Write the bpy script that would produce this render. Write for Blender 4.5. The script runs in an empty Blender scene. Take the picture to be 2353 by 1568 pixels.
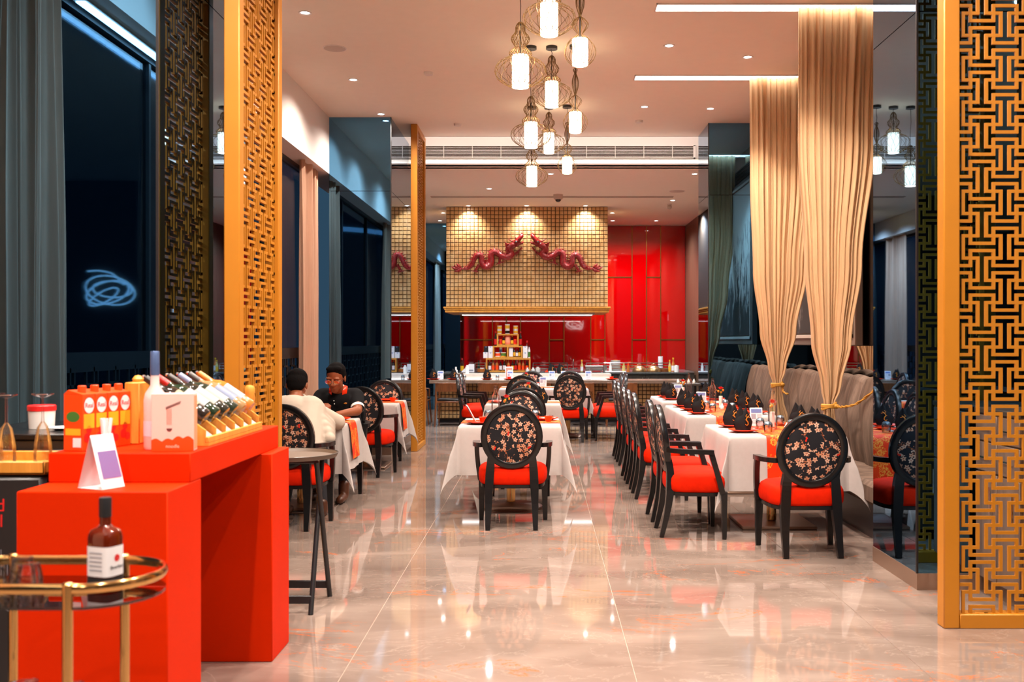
import bpy, bmesh, math, random
from mathutils import Vector, Matrix, Euler

random.seed(7)
sc = bpy.context.scene
COL = sc.collection
PI = math.pi

# ------------------------------------------------------------------ camera
cam_d = bpy.data.cameras.new('camera')
cam = bpy.data.objects.new('camera', cam_d); COL.objects.link(cam)
cam.location = (0, 0, 1.5); cam.rotation_euler = (PI/2, 0, 0)
cam_d.sensor_width = 36.0; cam_d.lens = 35.0
cam_d.shift_x = -(1245-1176.5)/2353; cam_d.shift_y = (786-784)/2353
cam_d.clip_end = 300; cam_d.clip_start = 0.05
cam_d.dof.use_dof = True; cam_d.dof.focus_distance = 9.0; cam_d.dof.aperture_fstop = 3.2
sc.camera = cam

# ------------------------------------------------------------------ world and exposure
w = bpy.data.worlds.new('night'); sc.world = w; w.use_nodes = True
w.node_tree.nodes['Background'].inputs[0].default_value = (0.020, 0.050, 0.085, 1)
w.node_tree.nodes['Background'].inputs[1].default_value = 1.0
vs = sc.view_settings
sc.display_settings.display_device = 'sRGB'
vs.view_transform = 'Standard'; vs.look = 'None'; vs.gamma = 1.0; vs.use_curve_mapping = False
vs.exposure = 0.30
sc.cycles.caustics_reflective = False; sc.cycles.caustics_refractive = False
sc.cycles.sample_clamp_indirect = 4.0
sc.cycles.max_bounces = 6; sc.cycles.diffuse_bounces = 3; sc.cycles.glossy_bounces = 4
sc.cycles.adaptive_threshold = 0.12
sc.cycles.transmission_bounces = 6; sc.cycles.transparent_max_bounces = 10

SPOT_W = 400.0          # each recessed downlight
WARM = (1.0, 0.86, 0.75); NEUT = (0.90, 0.95, 1.0)
DOWNLIGHTS = []         # filled by the downlight builder below

# ------------------------------------------------------------------ small maths helpers
def lin(r, g, b):
    def f(c):
        c /= 255.0
        return c/12.92 if c <= 0.04045 else ((c+0.055)/1.055)**2.4
    return (f(r), f(g), f(b), 1.0)

def catmull(pts, n):
    out = []
    P = [pts[0]] + list(pts) + [pts[-1]]
    for i in range(1, len(P)-2):
        p0, p1, p2, p3 = P[i-1], P[i], P[i+1], P[i+2]
        for k in range(n):
            t = k/n
            out.append(tuple(0.5*((2*b)+(-a+c)*t+(2*a-5*b+4*c-d)*t*t+(-a+3*b-3*c+d)*t**3)
                             for a, b, c, d in zip(p0, p1, p2, p3)))
    out.append(tuple(pts[-1]))
    return out

class MB:
    """collects geometry for one mesh"""
    def __init__(s): s.v = []; s.f = []
    def add(s, vs_, fs_, M=None):
        o = len(s.v)
        s.v += [tuple(M @ Vector(p)) for p in vs_] if M is not None else [tuple(p) for p in vs_]
        s.f += [tuple(i+o for i in f) for f in fs_]
        return s
    def box(s, x0, x1, y0, y1, z0, z1, M=None):
        return s.add([(x0,y0,z0),(x1,y0,z0),(x1,y1,z0),(x0,y1,z0),(x0,y0,z1),(x1,y0,z1),(x1,y1,z1),(x0,y1,z1)],
                     [(0,3,2,1),(4,5,6,7),(0,1,5,4),(1,2,6,5),(2,3,7,6),(3,0,4,7)], M)
    def bev(s, x0, x1, y0, y1, z0, z1, b=0.005, M=None):
        lo = (x0,y0,z0); hi = (x1,y1,z1); V = []; idx = {}
        for c in range(8):
            sg = [(c>>k)&1 for k in range(3)]
            for ax in range(3):
                p = [0,0,0]
                for k in range(3):
                    e = hi[k] if sg[k] else lo[k]
                    p[k] = e if k == ax else (e-b if sg[k] else e+b)
                idx[(tuple(sg),ax)] = len(V); V.append(tuple(p))
        F = []
        for ax in range(3):
            a, c = [k for k in range(3) if k != ax]
            for sd in (0,1):
                q = []
                for (i,j) in ((0,0),(1,0),(1,1),(0,1)):
                    g = [0,0,0]; g[ax]=sd; g[a]=i; g[c]=j; q.append(idx[(tuple(g),ax)])
                F.append(tuple(q))
        for ax in range(3):
            a, c = [k for k in range(3) if k != ax]
            for i in (0,1):
                for j in (0,1):
                    g0=[0,0,0]; g0[a]=i; g0[c]=j; g1=list(g0); g1[ax]=1
                    F.append((idx[(tuple(g0),a)],idx[(tuple(g1),a)],idx[(tuple(g1),c)],idx[(tuple(g0),c)]))
        for c in range(8):
            sg = tuple((c>>k)&1 for k in range(3))
            F.append(tuple(idx[(sg,ax)] for ax in range(3)))
        return s.add(V, F, M)
    def tube(s, path, r, n=8, sc2=None, cap=True, up=None, M=None, closed=False):
        P = [Vector(p) for p in path]; m = len(P)
        R = r if hasattr(r, '__len__') else [r]*m
        V = []; F = []
        nrm = None
        for i in range(m):
            if closed: t = (P[(i+1)%m]-P[i-1])
            else: t = P[min(i+1,m-1)]-P[max(i-1,0)]
            if t.length < 1e-9: t = Vector((0,0,1))
            t.normalize()
            if nrm is None:
                u = Vector(up) if up else (Vector((0,0,1)) if abs(t.z) < .9 else Vector((1,0,0)))
                nrm = (u - t*u.dot(t)).normalized()
            else:
                if up:
                    u = Vector(up); q = u - t*u.dot(t)
                    nrm = q.normalized() if q.length > 1e-4 else nrm
                else:
                    nrm = (nrm - t*nrm.dot(t)).normalized()
            bi = t.cross(nrm)
            a, b = (1,1) if sc2 is None else sc2
            for k in range(n):
                an = 2*PI*(k+.5)/n
                V.append(tuple(P[i] + (nrm*math.cos(an)*a + bi*math.sin(an)*b)*R[i]))
        rng = m if closed else m-1
        for i in range(rng):
            j = (i+1) % m
            for k in range(n):
                F.append((i*n+k, i*n+(k+1)%n, j*n+(k+1)%n, j*n+k))
        if cap and not closed:
            F.append(tuple(range(n))[::-1]); F.append(tuple((m-1)*n+k for k in range(n)))
        return s.add(V, F, M)
    def rod(s, a, b, r0, r1=None, n=8, M=None):
        return s.tube([a,b], [r0, r0 if r1 is None else r1], n, M=M)
    def lathe(s, prof, n=24, c=(0,0,0), M=None, cap=True):
        V = []; F = []
        for (r,z) in prof:
            for k in range(n):
                a = 2*PI*k/n
                V.append((c[0]+r*math.cos(a), c[1]+r*math.sin(a), c[2]+z))
        m = len(prof)
        for i in range(m-1):
            for k in range(n):
                F.append((i*n+k, i*n+(k+1)%n, (i+1)*n+(k+1)%n, (i+1)*n+k))
        if cap:
            if prof[0][0] > 1e-5: F.append(tuple(range(n))[::-1])
            if prof[-1][0] > 1e-5: F.append(tuple((m-1)*n+k for k in range(n)))
        return s.add(V, F, M)
    def ball(s, c, r, nu=14, nv=9, M=None):
        rx, ry, rz = r if hasattr(r,'__len__') else (r,r,r)
        V = [(c[0],c[1],c[2]-rz)]; F = []
        for j in range(1,nv):
            ph = -PI/2 + PI*j/nv
            for k in range(nu):
                a = 2*PI*k/nu
                V.append((c[0]+rx*math.cos(ph)*math.cos(a), c[1]+ry*math.cos(ph)*math.sin(a), c[2]+rz*math.sin(ph)))
        V.append((c[0],c[1],c[2]+rz)); t = len(V)-1
        for k in range(nu):
            F.append((0, 1+(k+1)%nu, 1+k)); F.append((t, 1+(nv-2)*nu+k, 1+(nv-2)*nu+(k+1)%nu))
        for j in range(nv-2):
            for k in range(nu):
                F.append((1+j*nu+k, 1+j*nu+(k+1)%nu, 1+(j+1)*nu+(k+1)%nu, 1+(j+1)*nu+k))
        return s.add(V, F, M)
    def prism(s, poly, t0, t1, plane='xz', M=None):
        n = len(poly)
        if plane == 'xz': mk = lambda p,t: (p[0],t,p[1])
        elif plane == 'xy': mk = lambda p,t: (p[0],p[1],t)
        else: mk = lambda p,t: (t,p[0],p[1])
        V = [mk(p,t0) for p in poly]+[mk(p,t1) for p in poly]
        F = [tuple(range(n)), tuple(range(2*n-1,n-1,-1))]
        for i in range(n):
            j=(i+1)%n; F.append((i,j,n+j,n+i))
        return s.add(V,F,M)
    def grid(s, fn, nu, nv, M=None):
        V=[fn(i/nu,j/nv) for j in range(nv+1) for i in range(nu+1)]
        F=[(j*(nu+1)+i,j*(nu+1)+i+1,(j+1)*(nu+1)+i+1,(j+1)*(nu+1)+i) for j in range(nv) for i in range(nu)]
        return s.add(V,F,M)
    def mesh(s, name, mat=None, smooth=True, ang=0.7, recalc=True):
        me = bpy.data.meshes.new(name)
        me.from_pydata(s.v, [], s.f)
        if recalc:
            bm = bmesh.new(); bm.from_mesh(me); bmesh.ops.recalc_face_normals(bm, faces=bm.faces); bm.to_mesh(me); bm.free()
        if smooth:
            me.shade_smooth(); me.set_sharp_from_angle(angle=ang)
        if mat: me.materials.append(mat)
        me.update()
        return me
    def build(s, name, mat=None, parent=None, smooth=True, ang=0.7, loc=None, rz=0, recalc=True):
        return link(name, s.mesh(name, mat, smooth, ang, recalc), parent, loc, rz)

def link(name, me, parent=None, loc=None, rz=0, rot=None):
    o = bpy.data.objects.new(name, me); COL.objects.link(o)
    if parent: o.parent = parent
    if loc: o.location = loc
    if rot: o.rotation_euler = rot
    elif rz: o.rotation_euler = (0,0,rz)
    return o

def tag(o, label, cat, group=None, kind=None):
    o['label'] = label; o['category'] = cat
    if group: o['group'] = group
    if kind: o['kind'] = kind
    return o
def thing(name, label, cat, loc=(0,0,0), rz=0, group=None):
    o = bpy.data.objects.new(name, None); COL.objects.link(o)
    o.empty_display_size = 0.1
    o.location = loc; o.rotation_euler = (0,0,rz)
    return tag(o, label, cat, group)
def struct(o): o['kind'] = 'structure'; return o
KIDS = {}
def copy_tree(o, parent=None):
    c = o.copy(); COL.objects.link(c); c.parent = parent
    for ch in list(o.children): copy_tree(ch, c)
    return c
def dup(o, loc, rz=0, label=None, group=None):
    c = copy_tree(o); c.location = loc; c.rotation_euler = (0,0,rz)
    if label: c['label'] = label
    if group: c['group'] = group
    return c
class Proto:
    """first placement moves the original, later ones copy it"""
    def __init__(s, o): s.o = o; s.used = False
    def put(s, loc, rz=0, label=None, group=None):
        if not s.used:
            s.used = True; o = s.o
            o.location = loc; o.rotation_euler = (0,0,rz)
            if label: o['label'] = label
            if group: o['group'] = group
            return o
        return dup(s.o, loc, rz, label, group)

# ------------------------------------------------------------------ materials
class NT:
    def __init__(s, name):
        s.m = bpy.data.materials.new(name); s.m.use_nodes = True
        s.t = s.m.node_tree; s.b = s.t.nodes['Principled BSDF']; s.out = s.t.nodes['Material Output']
    def n(s, typ, **kw):
        nd = s.t.nodes.new(typ)
        for k, v in kw.items(): setattr(nd, k, v)
        return nd
    def l(s, a, b): s.t.links.new(a, b)
    def val(s, sock, v):
        if hasattr(v, 'is_output') or isinstance(v, bpy.types.NodeSocket): s.l(v, sock)
        else: sock.default_value = v
    def math(s, op, a, b=None, c=None, clamp=False):
        nd = s.n('ShaderNodeMath', operation=op, use_clamp=clamp)
        s.val(nd.inputs[0], a)
        if b is not None: s.val(nd.inputs[1], b)
        if c is not None: s.val(nd.inputs[2], c)
        return nd.outputs[0]
    def vmath(s, op, a, b=None):
        nd = s.n('ShaderNodeVectorMath', operation=op)
        s.val(nd.inputs[0], a)
        if b is not None: s.val(nd.inputs[1], b)
        return nd.outputs[0]
    def coord(s, kind='Object', scale=(1,1,1), rot=(0,0,0)):
        tc = s.n('ShaderNodeTexCoord'); mp = s.n('ShaderNodeMapping')
        mp.inputs['Scale'].default_value = scale; mp.inputs['Rotation'].default_value = rot
        s.l(tc.outputs[kind], mp.inputs[0]); return mp.outputs[0]
    def noise(s, vec, scale=5, detail=4, rough=.55, dist=0):
        nd = s.n('ShaderNodeTexNoise'); s.l(vec, nd.inputs['Vector'])
        nd.inputs['Scale'].default_value = scale; nd.inputs['Detail'].default_value = detail
        nd.inputs['Roughness'].default_value = rough; nd.inputs['Distortion'].default_value = dist
        return nd.outputs[0]
    def ramp(s, fac, stops):
        nd = s.n('ShaderNodeValToRGB'); s.l(fac, nd.inputs[0]); e = nd.color_ramp.elements
        while len(e) < len(stops): e.new(0.5)
        for i, (p, c) in enumerate(stops):
            e[i].position = p; e[i].color = c
        return nd.outputs[0]
    def mix(s, fac, a, b):
        nd = s.n('ShaderNodeMix', data_type='RGBA'); s.val(nd.inputs['Factor'], fac)
        s.val(nd.inputs[6], a); s.val(nd.inputs[7], b); return nd.outputs[2]
    def bump(s, h, strength=.3, dist=.01):
        nd = s.n('ShaderNodeBump'); nd.inputs['Strength'].default_value = strength
        nd.inputs['Distance'].default_value = dist; s.l(h, nd.inputs['Height'])
        s.l(nd.outputs[0], s.b.inputs['Normal'])
    def set(s, **kw):
        mp = dict(color='Base Color', rough='Roughness', metal='Metallic', spec='Specular IOR Level', ior='IOR',
                  coat='Coat Weight', coatr='Coat Roughness', sheen='Sheen Weight', emis='Emission Strength', emc='Emission Color',
                  trans='Transmission Weight', alpha='Alpha', sss='Subsurface Weight')
        for k, v in kw.items(): s.val(s.b.inputs[mp[k]], v)
        return s
def srgb4(c): return c if len(c) == 4 else (*c, 1)

def P(name, col, rough=.5, metal=0, spec=.5, var=0, vscale=8, bump=0, bscale=60, coat=0, sheen=0, stretch=(1,1,1)):
    t = NT(name); col = srgb4(col)
    if var:
        v = t.noise(t.coord('Object', stretch), vscale, 3)
        a = tuple(max(0,c*(1-var)) for c in col[:3])+(1,); b = tuple(min(1,c*(1+var)) for c in col[:3])+(1,)
        t.set(color=t.ramp(v, [(.3,a),(.7,b)]))
    else: t.set(color=col)
    t.set(rough=rough, metal=metal, spec=spec, coat=coat, sheen=sheen)
    if bump: t.bump(t.noise(t.coord('Object', stretch), bscale, 3), bump, .004)
    return t.m
def EM(name, col, strength):
    t = NT(name); t.set(color=(0.8,0.8,0.8,1), emc=srgb4(col), emis=strength); return t.m
def GLASS(name, tint=(1,1,1), op=0.06, rough=.02, fres=.8):
    """thin clear glass: see-through with Fresnel reflections"""
    t = NT(name); tr = t.n('ShaderNodeBsdfTransparent'); tr.inputs[0].default_value = (*tint,1)
    gl = t.n('ShaderNodeBsdfGlossy'); gl.inputs['Roughness'].default_value = rough; gl.inputs[0].default_value = (.95,.97,1,1)
    lw = t.n('ShaderNodeLayerWeight'); lw.inputs[0].default_value = .35
    f = t.math('ADD', t.math('MULTIPLY', lw.outputs['Fresnel'], fres), op, clamp=True)
    mx = t.n('ShaderNodeMixShader'); t.l(f, mx.inputs[0]); t.l(tr.outputs[0], mx.inputs[1]); t.l(gl.outputs[0], mx.inputs[2])
    t.l(mx.outputs[0], t.out.inputs[0]); return t.m
def CLOTH(name, col, trans=.25, rough=.85, stretch=(1,1,1), var=.06):
    t = NT(name); col = srgb4(col)
    v = t.noise(t.coord('Object', stretch), 30, 4)
    a = tuple(c*(1-var) for c in col[:3])+(1,); b = tuple(min(1,c*(1+var)) for c in col[:3])+(1,)
    c = t.ramp(v, [(.3,a),(.7,b)])
    t.set(color=c, rough=rough, spec=.2, sheen=.1)
    if trans:
        tl = t.n('ShaderNodeBsdfTranslucent'); t.l(c, tl.inputs[0])
        mx = t.n('ShaderNodeMixShader'); mx.inputs[0].default_value = trans
        t.l(t.b.outputs[0], mx.inputs[1]); t.l(tl.outputs[0], mx.inputs[2]); t.l(mx.outputs[0], t.out.inputs[0])
    return t.m
def WOOD(name, a, b, rough=.4, scale=3, stretch=(1,1,12), coat=0):
    t = NT(name); v = t.noise(t.coord('Object', tuple(1/x*6 for x in stretch)), scale, 5, .6, 1.2)
    t.set(color=t.ramp(v, [(.3,srgb4(a)),(.7,srgb4(b))]), rough=rough, coat=coat); t.bump(v, .08, .003); return t.m

M = {}
M['ceil'] = P('ceiling_paint', lin(250,240,226), .7, spec=.2, var=.01)
M['white'] = P('white_paint', lin(238,230,224), .6, spec=.25)
M['gold'] = P('gold_lacquer', lin(190,122,28), .42, 0.15, .5, var=.05, vscale=3, bump=.03, bscale=150)
M['mirror'] = P('blue_tinted_mirror', (0.10,0.28,0.50), .015, 1.0, .5)
M['mirror_c'] = P('silver_mirror', (0.62,0.60,0.58), .015, 1.0, .5)
M['black'] = P('black_metal', (.012,.012,.014), .35, 0, .5)
M['blackw'] = P('black_lacquered_wood', (.007,.0065,.007), .26, 0, .4, coat=.15)
M['red'] = P('red_lacquer', lin(206,40,0), .6, 0, .06, var=.06, vscale=2)
M['velvet'] = P('red_velvet', lin(206,31,1), .8, 0, .08, var=.12, vscale=14, bump=.15, bscale=200)
M['cloth'] = CLOTH('white_linen', lin(190,182,178), .12, var=.03)
M['drape'] = CLOTH('gold_beige_voile', lin(218,180,136), .28, stretch=(1,1,.1), var=.08)
M['drape2'] = CLOTH('beige_window_drape', lin(214,172,146), .20, stretch=(1,1,.1), var=.06)
M['rope'] = P('gold_rope', lin(190,135,45), .6, .1, bump=.4, bscale=300)
M['brass'] = P('polished_brass', lin(220,178,116), .14, 1.0)
M['bronze'] = P('brushed_bronze', lin(150,122,104), .35, .5)
M['chrome'] = P('chrome', (.75,.75,.76), .12, 1.0)
M['steel'] = P('steel', (.55,.56,.57), .28, 1.0)
M['glass'] = GLASS('clear_glass')
M['gglass'] = GLASS('smoked_glass', (.45,.42,.40), .10)
M['wglass'] = GLASS('window_glass', (.55,.62,.68), .03, .02, .45)
M['tumbler'] = GLASS('blue_silver_glass', (.80,.86,.90), .22, .04)
M['ware'] = P('red_orange_ceramic', lin(240,54,14), .16, 0, .5, coat=.3)
M['wware'] = P('white_ceramic', lin(240,236,230), .2)
M['napkin'] = P('black_cotton', (.010,.009,.010), .85, 0, .2, bump=.2, bscale=400)
M['goldthread'] = P('gold_thread', lin(205,125,30), .5, .2)
M['paper'] = P('white_card', lin(240,236,238), .6)
M['blueprint'] = P('blue_print', lin(110,130,185), .5)
M['purple'] = P('purple_print', lin(120,95,150), .5)
M['greyprint'] = P('grey_print', lin(150,150,160), .5)
M['wood'] = WOOD('honey_oak', lin(196,126,40), lin(226,158,64), .45)
M['walnut'] = WOOD('walnut', lin(92,48,20), lin(138,78,36), .35)
M['darkwood'] = WOOD('dark_grey_oak', lin(46,40,34), lin(68,60,52), .4)
M['brownwall'] = WOOD('bronze_brown_laminate', lin(92,66,50), lin(112,82,62), .4, 2)
M['leather'] = P('black_leather', (.015,.014,.014), .35, bump=.15, bscale=120)
M['dragon'] = None
M['bulb'] = EM('lamp_glow', (1.0,.84,.60), 3.8)
M['cove'] = EM('led_cove', (1.0,.90,.84), 7.0)
M['strip'] = EM('led_strip', (1.0,.93,.88), 8.0)
M['spot'] = EM('downlight_glow', (1.0,.93,.88), 25.0)
M['grout'] = P('dark_grout', lin(70,48,28), .7)
M['redpanel'] = P('red_back_painted_glass', lin(196,0,2), .02, 0, 1.0, coat=1.0)
M['goldtrim'] = P('brass_trim', lin(190,120,60), .25, .9)
M['orange'] = P('orange_print', lin(246,74,12), .4)
M['yellow'] = P('yellow_print', lin(240,180,40), .4)
M['green'] = P('green_print', lin(70,120,50), .4)
M['redprint'] = P('red_print', lin(214,30,30), .4)
M['darkfluid'] = P('dark_sauce_glass', (.02,.012,.010), .08, coat=.5)
M['amber'] = P('amber_sauce', lin(190,110,50), .15, coat=.4)
M['oil'] = P('pale_oil_glass', lin(200,180,110), .12, coat=.4)
M['whisky'] = P('amber_whisky_glass', lin(92,26,6), .05, coat=.8)
M['skin'] = None
# ---- special procedural materials
def mat_marble():
    t = NT('polished_beige_marble'); g = t.n('ShaderNodeNewGeometry')
    mp = t.n('ShaderNodeMapping'); t.l(g.outputs['Position'], mp.inputs[0]); mp.inputs['Scale'].default_value=(.9,1.9,1); mp.inputs['Rotation'].default_value=(0,0,.25)
    v = mp.outputs[0]
    n1 = t.noise(v, 1.2, 6, .55, .5); n2 = t.noise(v, 6, 8, .7, .4)
    base = t.ramp(n1, [(.28,lin(112,96,87)),(.5,lin(136,119,109)),(.72,lin(158,140,129))])
    base = t.mix(t.math('MULTIPLY', n2, .35), base, lin(130,112,102))
    n3 = t.noise(v, 1.3, 6, .6, 1.6); ln = t.math('ABSOLUTE', t.math('SUBTRACT', n3, .5))
    wv = t.math('SUBTRACT', 1.0, t.math('MULTIPLY', ln, 110), clamp=True)
    base = t.mix(t.math('MULTIPLY', wv, .14), base, lin(226,206,192))
    n4 = t.noise(v, .9, 7, .65, 2.2); ln4 = t.math('ABSOLUTE', t.math('SUBTRACT', n4, .47))
    ov = t.math('SUBTRACT', 1.0, t.math('MULTIPLY', ln4, 90), clamp=True)
    msk = t.math('GREATER_THAN', t.noise(v, .8, 2), .56)
    base = t.mix(t.math('MULTIPLY', t.math('MULTIPLY', ov, msk), .8), base, lin(205,98,30))
    t.set(color=base, rough=.04, spec=.5, ior=2.05); return t.m
M['marble'] = mat_marble()

def mat_floral():
    t = NT('black_blossom_print'); tc = t.n('ShaderNodeTexCoord'); oi = t.n('ShaderNodeObjectInfo')
    sx = t.n('ShaderNodeSeparateXYZ'); t.l(tc.outputs['Object'], sx.inputs[0])
    r = oi.outputs['Random']
    cx = t.n('ShaderNodeCombineXYZ'); t.l(t.math('ADD', sx.outputs[0], t.math('MULTIPLY', r, 17.3)), cx.inputs[0])
    t.l(t.math('ADD', sx.outputs[2], t.math('MULTIPLY', r, 31.7)), cx.inputs[1])
    v = cx.outputs[0]
    def flower(scale, base, amp, k):
        vo = t.n('ShaderNodeTexVoronoi', voronoi_dimensions='2D'); t.l(v, vo.inputs['Vector'])
        vo.inputs['Scale'].default_value = scale; vo.inputs['Randomness'].default_value = .85
        d = t.vmath('SUBTRACT', v, vo.outputs['Position']); s = t.n('ShaderNodeSeparateXYZ'); t.l(d, s.inputs[0])
        cs = t.n('ShaderNodeSeparateColor'); t.l(vo.outputs['Color'], cs.inputs[0])
        an = t.math('ADD', t.math('ARCTAN2', s.outputs[1], s.outputs[0]), t.math('MULTIPLY', cs.outputs[0], 6.28))
        lim = t.math('ADD', base, t.math('MULTIPLY', t.math('COSINE', t.math('MULTIPLY', an, k)), amp))
        msk = t.math('LESS_THAN', vo.outputs['Distance'], lim)
        return msk, cs, vo.outputs['Distance'], s, an
    # branches
    nz = t.n('ShaderNodeTexNoise'); t.l(v, nz.inputs['Vector']); nz.inputs['Scale'].default_value = 14; nz.inputs['Detail'].default_value = 3
    vd = t.vmath('ADD', v, t.vmath('MULTIPLY', nz.outputs[1], (.07,.07,.07)))
    ve = t.n('ShaderNodeTexVoronoi', voronoi_dimensions='2D', feature='DISTANCE_TO_EDGE'); t.l(vd, ve.inputs['Vector']); ve.inputs['Scale'].default_value = 7.5
    brm = t.math('GREATER_THAN', t.noise(v, 11, 2), .5)
    br = t.math('MULTIPLY', t.math('LESS_THAN', ve.outputs['Distance'], .022), brm)
    near = t.math('LESS_THAN', ve.outputs['Distance'], .30)
    base = t.mix(t.noise(v, 7, 2), (.006,.006,.008,1), (.020,.019,.024,1))
    col = t.mix(br, base, lin(120,66,40))
    cl = t.math('GREATER_THAN', t.noise(v, 8, 2), .44)
    m1, c1, d1, s1, a1 = flower(24, .37, .11, 5)
    k1 = t.math('MULTIPLY', t.math('MULTIPLY', m1, cl), t.math('MULTIPLY', near, t.math('GREATER_THAN', c1.outputs[1], .18)))
    fc = t.mix(c1.outputs[2], lin(206,140,104), lin(226,186,162))
    fc = t.mix(t.math('LESS_THAN', d1, .10), fc, lin(150,70,40))
    col = t.mix(k1, col, fc)
    m2, c2, d2, s2, a2 = flower(60, .34, .08, 3)
    k2 = t.math('MULTIPLY', m2, t.math('MULTIPLY', t.math('GREATER_THAN', c2.outputs[1], .55), t.math('LESS_THAN', ve.outputs['Distance'], .12)))
    col = t.mix(t.math('MULTIPLY', k2, brm), col, lin(190,116,84))
    m3, c3, d3, s3, a3 = flower(9, .085, .06, 2)
    k3 = t.math('MULTIPLY', m3, t.math('GREATER_THAN', c3.outputs[1], .80))
    col = t.mix(k3, col, lin(225,40,20))
    t.set(color=col, rough=.7, spec=.25); return t.m
M['floral'] = mat_floral()

def mat_runner():
    t = NT('red_gold_brocade'); v = t.coord('Object')
    vo = t.n('ShaderNodeTexVoronoi'); t.l(v, vo.inputs['Vector']); vo.inputs['Scale'].default_value = 16
    d = vo.outputs['Distance']
    ring = t.math('LESS_THAN', t.math('ABSOLUTE', t.math('SUBTRACT', d, .33)), .05)
    n = t.noise(v, 34, 4, .6, 1.5); g = t.math('LESS_THAN', t.math('ABSOLUTE', t.math('SUBTRACT', n, .5)), .035)
    gm = t.math('MULTIPLY', t.math('MAXIMUM', ring, g), t.math('GREATER_THAN', t.noise(v, 9, 2), .48))
    col = t.mix(t.noise(v, 5, 2), lin(206,26,4), lin(240,70,10))
    col = t.mix(gm, col, lin(235,150,50))
    t.set(color=col, rough=.5, spec=.2); return t.m
M['runner'] = mat_runner()

def mat_sofa():
    t = NT('taupe_wave_velvet'); v = t.coord('Object', (1,3.2,.45))
    n = t.noise(v, 4, 6, .65, 1.0); n2 = t.noise(v, 22, 4)
    c = t.ramp(n, [(.25,lin(70,56,48)),(.5,lin(104,86,74)),(.75,lin(132,110,96))])
    c = t.mix(t.math('MULTIPLY', n2, .4), c, lin(92,74,66))
    t.set(color=c, rough=.8, spec=.1); t.bump(n2, .1, .004); return t.m
M['sofa'] = mat_sofa()

def mat_tile():
    t = NT('gold_glazed_tile'); oi = t.n('ShaderNodeObjectInfo'); v = t.coord('Object'); g = t.n('ShaderNodeNewGeometry')
    n = t.noise(g.outputs['Position'], 5.5, 3); n2 = t.noise(g.outputs['Position'], 60, 3)
    c = t.ramp(n, [(.3,lin(210,160,98)),(.55,lin(222,182,126)),(.75,lin(232,200,150))])
    c = t.mix(t.math('MULTIPLY', n2, .3), c, lin(200,140,66))
    t.set(color=c, rough=.3, coat=.25); t.bump(n2, .15, .004); return t.m
M['tile'] = mat_tile()

def mat_dragon():
    t = NT('crimson_lacquer_scales'); v = t.coord('Object')
    vo = t.n('ShaderNodeTexVoronoi'); t.l(v, vo.inputs['Vector']); vo.inputs['Scale'].default_value = 55
    t.set(color=t.mix(vo.outputs['Distance'], lin(190,40,44), lin(120,8,16)), rough=.28, coat=.5); t.bump(vo.outputs['Distance'], .7, .01); return t.m
M['dragon'] = mat_dragon()

def mat_painting():
    t = NT('ink_landscape'); v = t.coord('Object', (1,1,1)); s = t.n('ShaderNodeSeparateXYZ'); t.l(v, s.inputs[0])
    n = t.noise(t.coord('Object', (1,2.2,.7)), 3.0, 9, .68, .8)
    h = t.math('SUBTRACT', n, t.math('MULTIPLY', t.math('ADD', s.outputs[2], -1.0), .18))
    t.set(color=t.ramp(h, [(.40,lin(216,206,192)),(.48,lin(170,160,150)),(.56,lin(58,50,46))]), rough=.6); return t.m
M['painting'] = mat_painting()
M['skin'] = P('brown_skin', lin(140,78,46), .5, 0, .35, var=.10, vscale=10)
M['hair'] = P('black_hair', (.005,.004,.004), .85, spec=.05, bump=.5, bscale=90)
M['polo'] = P('black_pique', (.009,.009,.010), .9, spec=.1, bump=.15, bscale=300)
M['sweater'] = P('cream_sweater', lin(182,167,152), .9, spec=.1, var=.03, bump=.1, bscale=200)
M['trouser'] = P('dark_trouser', (.015,.015,.02), .8)
M['boot'] = P('brown_boot_leather', lin(80,42,20), .4)

# =================================================================== STRUCTURE
ZC = 4.48; ZF = 4.12
# floor slab and marble tiles
fl = MB().box(-3.2,3.4,-8.2,22.8,-.12,-.004).build('floor', P('pale_tile_joint', lin(196,172,156), .6), smooth=False); struct(fl)
tpx = [-3.2,-2.22,-.90,.42,1.74,3.06,3.4]; tp = []
cache = {}
for i in range(len(tpx)-1):
    y = -8.35 + (.6 if i == 4 else 0.0) + (.9 if i == 0 else 0)
    ys = [-8.2]
    while y < 22.8:
        if y > -8.1: ys.append(y)
        y += 1.9
    ys.append(22.8)
    for j in range(len(ys)-1):
        wdt, dep = tpx[i+1]-tpx[i], ys[j+1]-ys[j]
        key = (round(wdt,3), round(dep,3))
        if key not in cache:
            cache[key] = MB().bev(-wdt/2+.0016,wdt/2-.0016,-dep/2+.0016,dep/2-.0016,-.0038,0,.0012).mesh('tile', M['marble'], smooth=False)
        link('tile', cache[key], fl, ((tpx[i]+tpx[i+1])/2,(ys[j]+ys[j+1])/2,0))
# ceilings
c = MB().box(-2.82,3.4,-8.2,14.45,ZC,ZC+.1).build('ceiling', M['ceil'], smooth=False); struct(c)
cl = MB().box(-3.2,3.4,14.95,22.8,ZF,ZF+.12).build('ceiling_far', M['ceil'], smooth=False); struct(cl)
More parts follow.
